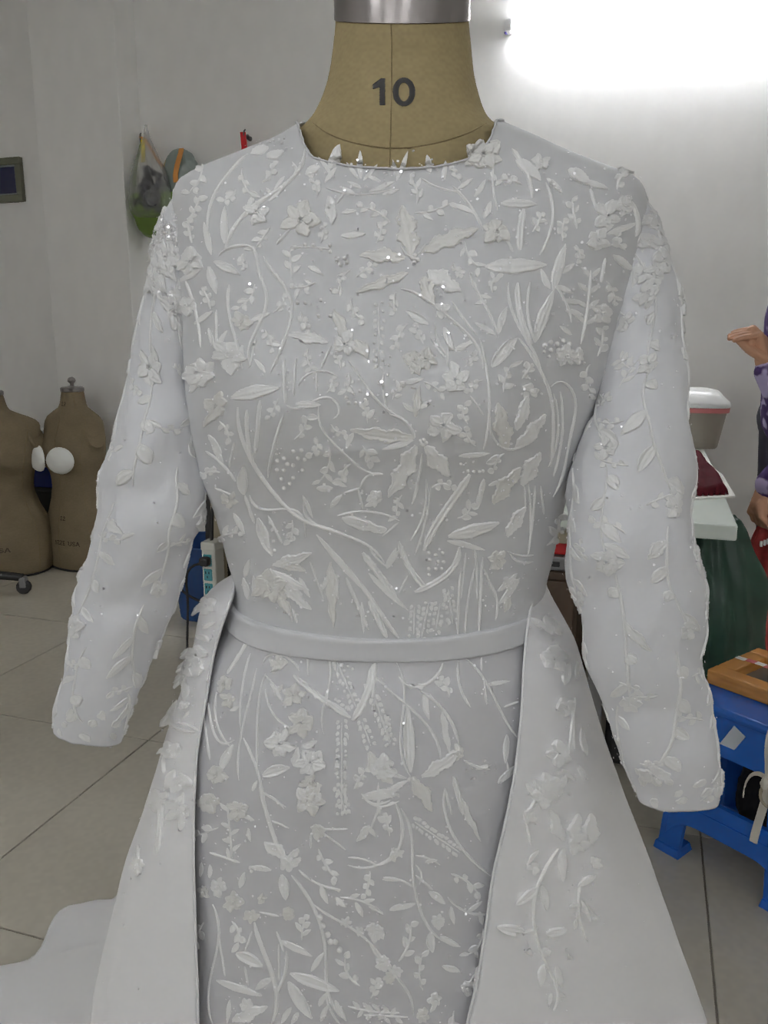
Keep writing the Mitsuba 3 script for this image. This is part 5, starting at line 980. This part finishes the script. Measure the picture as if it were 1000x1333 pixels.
for k in range(13):
    x = -fa_ / 2 + .010 + k * .0225
    add('striped_tape__stripe', xf(rbox(.0225, .016, .0016, (x + .005, .008 + .004 * math.sin(k), fh + .001), .0004), FM), 'tape_red' if k % 2 else 'paper')
tag('striped_tape', 'red and white striped tape lying across the orange wooden case', 'tape')
t0 = atY(1002, 905, 1.50); sA = [FM[:3, 3] + VD * .10 + [0, 0, fh + .003] + UD * -.04, FM[:3, 3] + VD * .10 - UD * (fb_ / 2 - .004) + [0, 0, fh + .004], FM[:3, 3] + VD * .10 - UD * (fb_ / 2 + .012) + [0, 0, fh - .02]]
def SF(x, z, out=.02): q = np.array([x, -lerpw(z) - out, z, 1.0]); return (RSM @ q)[:3]
xs = np.dot(atY(995, 960, 1.5) - SO, VD) + .034
ribbon([SF(xs + .008, SH + fh + .006, -.05), SF(xs + .006, SH + fh + .006, .035), SF(xs + .004, SH + fh - .012, .062), SF(xs, .33, .05), SF(xs - .004, .27, .032), SF(xs - .014, .20, .026), SF(xs - .022, .14, .022)], .016, .003, 'cotton_tape', 'cotton_strap__band', VD)
ribbon([SF(xs - .002, .288, .036), SF(xs - .028, .292, .034), SF(xs - .048, .268, .028), SF(xs - .054, .228, .024)], .009, .003, 'cotton_tape', 'cotton_strap__loose_end', np.array([0, 0, 1.0]))
add('cotton_strap__knot', move(blob((0, 0, 0), .013, .012, .017, .2, 5, 71, 3), SF(xs - .002, .283, .040)), 'cotton_tape', smooth=True)
a = np.linspace(0, 2 * np.pi, 30); rc = SF(xs + .006, .262, .045)
add('cotton_strap__ring', tube([rc + VD * .017 * math.cos(t) + np.array([0, 0, .022 * math.sin(t)]) for t in a], .0032, 8, caps=False), 'beige_metal', 'dull metal ring', smooth=True)
tag('cotton_strap', 'knotted off-white cotton tape with a metal ring hanging down the blue stool', 'strap')

# ---------------------------------------------------------------- person at the right edge, mostly outside the frame
PY = 2.40
def Q(px, py, y=PY): return atY(px, py, y)
mm = np.linalg.norm(Q(501, 500) - Q(500, 500))
wr, el = Q(995, 470), Q(1046, 575, 2.36); sh1 = Q(1112, 385, 2.34); sh2 = Q(1112, 385, 2.74)
wr2, el2 = Q(996, 640, 2.30), Q(1078, 560, 2.22)
hip = np.array([sh1[0] + .01, (sh1[1] + sh2[1]) / 2, .86]); head = np.array([sh1[0] - .05, hip[1], 1.50]); chest = np.array([sh1[0], hip[1], 1.20]); neckp = np.array([sh1[0] - .01, hip[1], 1.38])
def fingers(palm0, dirs, lens, rad):
    out = []
    for (p, d0, d1), L, r in zip(dirs, lens, rad):
        a = p; b = a + d0 * L * .45; c = b + (d0 * .5 + d1 * .5) / np.linalg.norm(d0 * .5 + d1 * .5) * L * .30; e = c + d1 * L * .25
        out += [((a, r * 1.1), (b, r)), ((b, r), (c, r * .92)), ((c, r * .92), (e, r * .78))]
    return out
def unit(v): v = np.asarray(v, float); return v / np.linalg.norm(v)
# raised hand: bent forward at the wrist, fingers together pointing to the picture's left and a little down
kn = Q(985, 430)
hd = unit(Q(951, 431) - Q(982, 428)); hd1 = unit(Q(951, 438) - Q(968, 428)); across = np.array([.22, -.8, -.55]); across = unit(across - hd * (across @ hd))
bones = [((wr, .023), (wr * .4 + kn * .6, .026))]
for k in range(4):
    o = across * (.026 - .0175 * k); bones.append(((wr + o * .35, .020), (kn + o + np.array([0, 0, -.004 * k]), .0125)))
bones += fingers(None, [(kn + across * (.026 - .0175 * k) + np.array([0, 0, -.004 * k]), hd, unit(hd + hd1 * .8)) for k in range(4)], [.072, .080, .074, .058], [.0088, .009, .0086, .0078])
tb_, tm_, te_ = wr * .75 + kn * .25 + across * .022, Q(972, 449) + across * .020, Q(957, 437) + across * .012
bones += [((tm_, .012), (kn + hd * .012, .015)), ((tb_, .018), (tm_, .0135)), ((tm_, .0135), (te_, .0095)), ((wr, .021), (kn * .7 + tm_ * .3, .020))]
hand1 = hullbody(bones, .004, 8)
# lower hand: loosely closed round nothing, below the purple cuff
k2 = Q(986, 668, 2.29); dn = unit([-.25, -.05, -1]); ac2 = unit(np.array([.2, -1, 0.05])); bones2 = [((wr2, .024), (wr2 * .4 + k2 * .6 + [0, 0, 0], .027))]
for k in range(4):
    o = ac2 * (.024 - .017 * k); bones2.append(((wr2 + o * .4, .020), (k2 + o, .0125)))
bones2 += fingers(None, [(k2 + ac2 * (.024 - .017 * k), unit([.35, 0, -.9]), unit([.9, 0, .45])) for k in range(4)], [.068, .075, .07, .056], [.009, .0092, .009, .008])
t2 = wr2 * .5 + k2 * .5 + ac2 * .02 + np.array([-.012, 0, 0]); bones2 += [((t2, .015), (t2 + np.array([-.004, -.014, -.035]), .012)), ((t2 + np.array([-.004, -.014, -.035]), .012), (t2 + np.array([.018, -.020, -.058]), .0095))]
hand2 = hullbody(bones2, .004, 8)
body = hullbody([((wr, .026), (el, .036)), ((el, .038), (sh1, .046)), ((wr2, .026), (el2, .036)), ((el2, .038), (sh2 * .3 + sh1 * .7, .046)), ((sh1, .05), (sh2, .05)), ((chest, .12), (hip + [0, 0, .12], .11)), ((hip + [0, -.07, 0], .10), (hip + [0, .07, 0], .10)), ((neckp, .05), (chest, .09)),
                 ((neckp, .048), (head, .055)), ((head + [0, 0, .03], .085), (head + [-.02, 0, -.03], .072)), ((head + [-.07, 0, -.02], .022), (head + [-.092, 0, -.035], .013))]
                + [b for sy in (-.085, .085) for b in (((hip + [0, sy, -.02], .085), (hip + [.0, sy, -.42], .055)), ((hip + [0, sy, -.42], .055), (hip + [.02, sy, -.80], .038)), ((hip + [.02, sy, -.82], .036), (hip + [-.12, sy, -.83], .028)))], .016, 10)
add('person__body', cat([body, hand1, hand2]), 'skin', smooth=True)
def sleeve_of(a, b, c, r0, r1, r2, cuff):
    d = unit(b - a); a2 = a + d * cuff; return hullbody([((a2, r0), (b, r1)), ((b, r1), (c, r2))], .012, 8)
add('person__top', cat([hullbody([((sh1, .066), (sh2, .066)), ((chest, .14), (hip + [0, 0, .05], .135)), ((neckp + [0, 0, -.05], .07), (chest, .12))], .018, 8)]), 'purple_knit', 'purple patterned knitted top', smooth=True)
add('person__top__sleeve', sleeve_of(wr, el, sh1, .042, .052, .064, .035), 'purple_knit', smooth=True)
add('person__top__sleeve_001', sleeve_of(wr2, el2, sh2 * .3 + sh1 * .7, .046, .055, .064, .028), 'purple_knit', smooth=True)
add('person__trousers', hullbody([((hip + [0, -.07, .03], .115), (hip + [0, .07, .03], .115))] + [b for sy in (-.085, .085) for b in (((hip + [0, sy, -.02], .098), (hip + [0, sy, -.42], .072)), ((hip + [0, sy, -.42], .072), (hip + [.02, sy, -.76], .058)))], .02, 8), 'trouser', smooth=True)
add('person__hair', hullbody([((head + [.02, 0, .05], .092), (head + [.04, 0, -.02], .078)), ((head + [.05, 0, -.02], .06), (head + [.06, 0, -.12], .04))], .012, 6), 'hair', smooth=True)
for sy in (-1, 1):
    add('person__eye', ball(head + [-.079, sy * .030, .005], .010, 2), 'foam_white', smooth=True); add('person__iris', ball(head + [-.0858, sy * .030, .005], .0045, 2), 'ink', smooth=True)
    add('person__ear', move(blob((0, 0, 0), .016, .007, .028, .1, 4, 3, 2), head + [.012, sy * .084, -.01]), 'skin', smooth=True)
    add('person__shoe', hullbody([((hip + [.03, sy * .085, -.812], .046), (hip + [-.13, sy * .085, -.822], .036))], .012, 4), 'black_plastic', smooth=True)
add('person__mouth', move(blob((0, 0, 0), .006, .020, .005, .1, 4, 3, 2), head + [-.086, 0, -.066]), 'nail', smooth=True)
tag('person', 'person in a purple patterned knit, one hand raised, standing beside the work table', 'person')
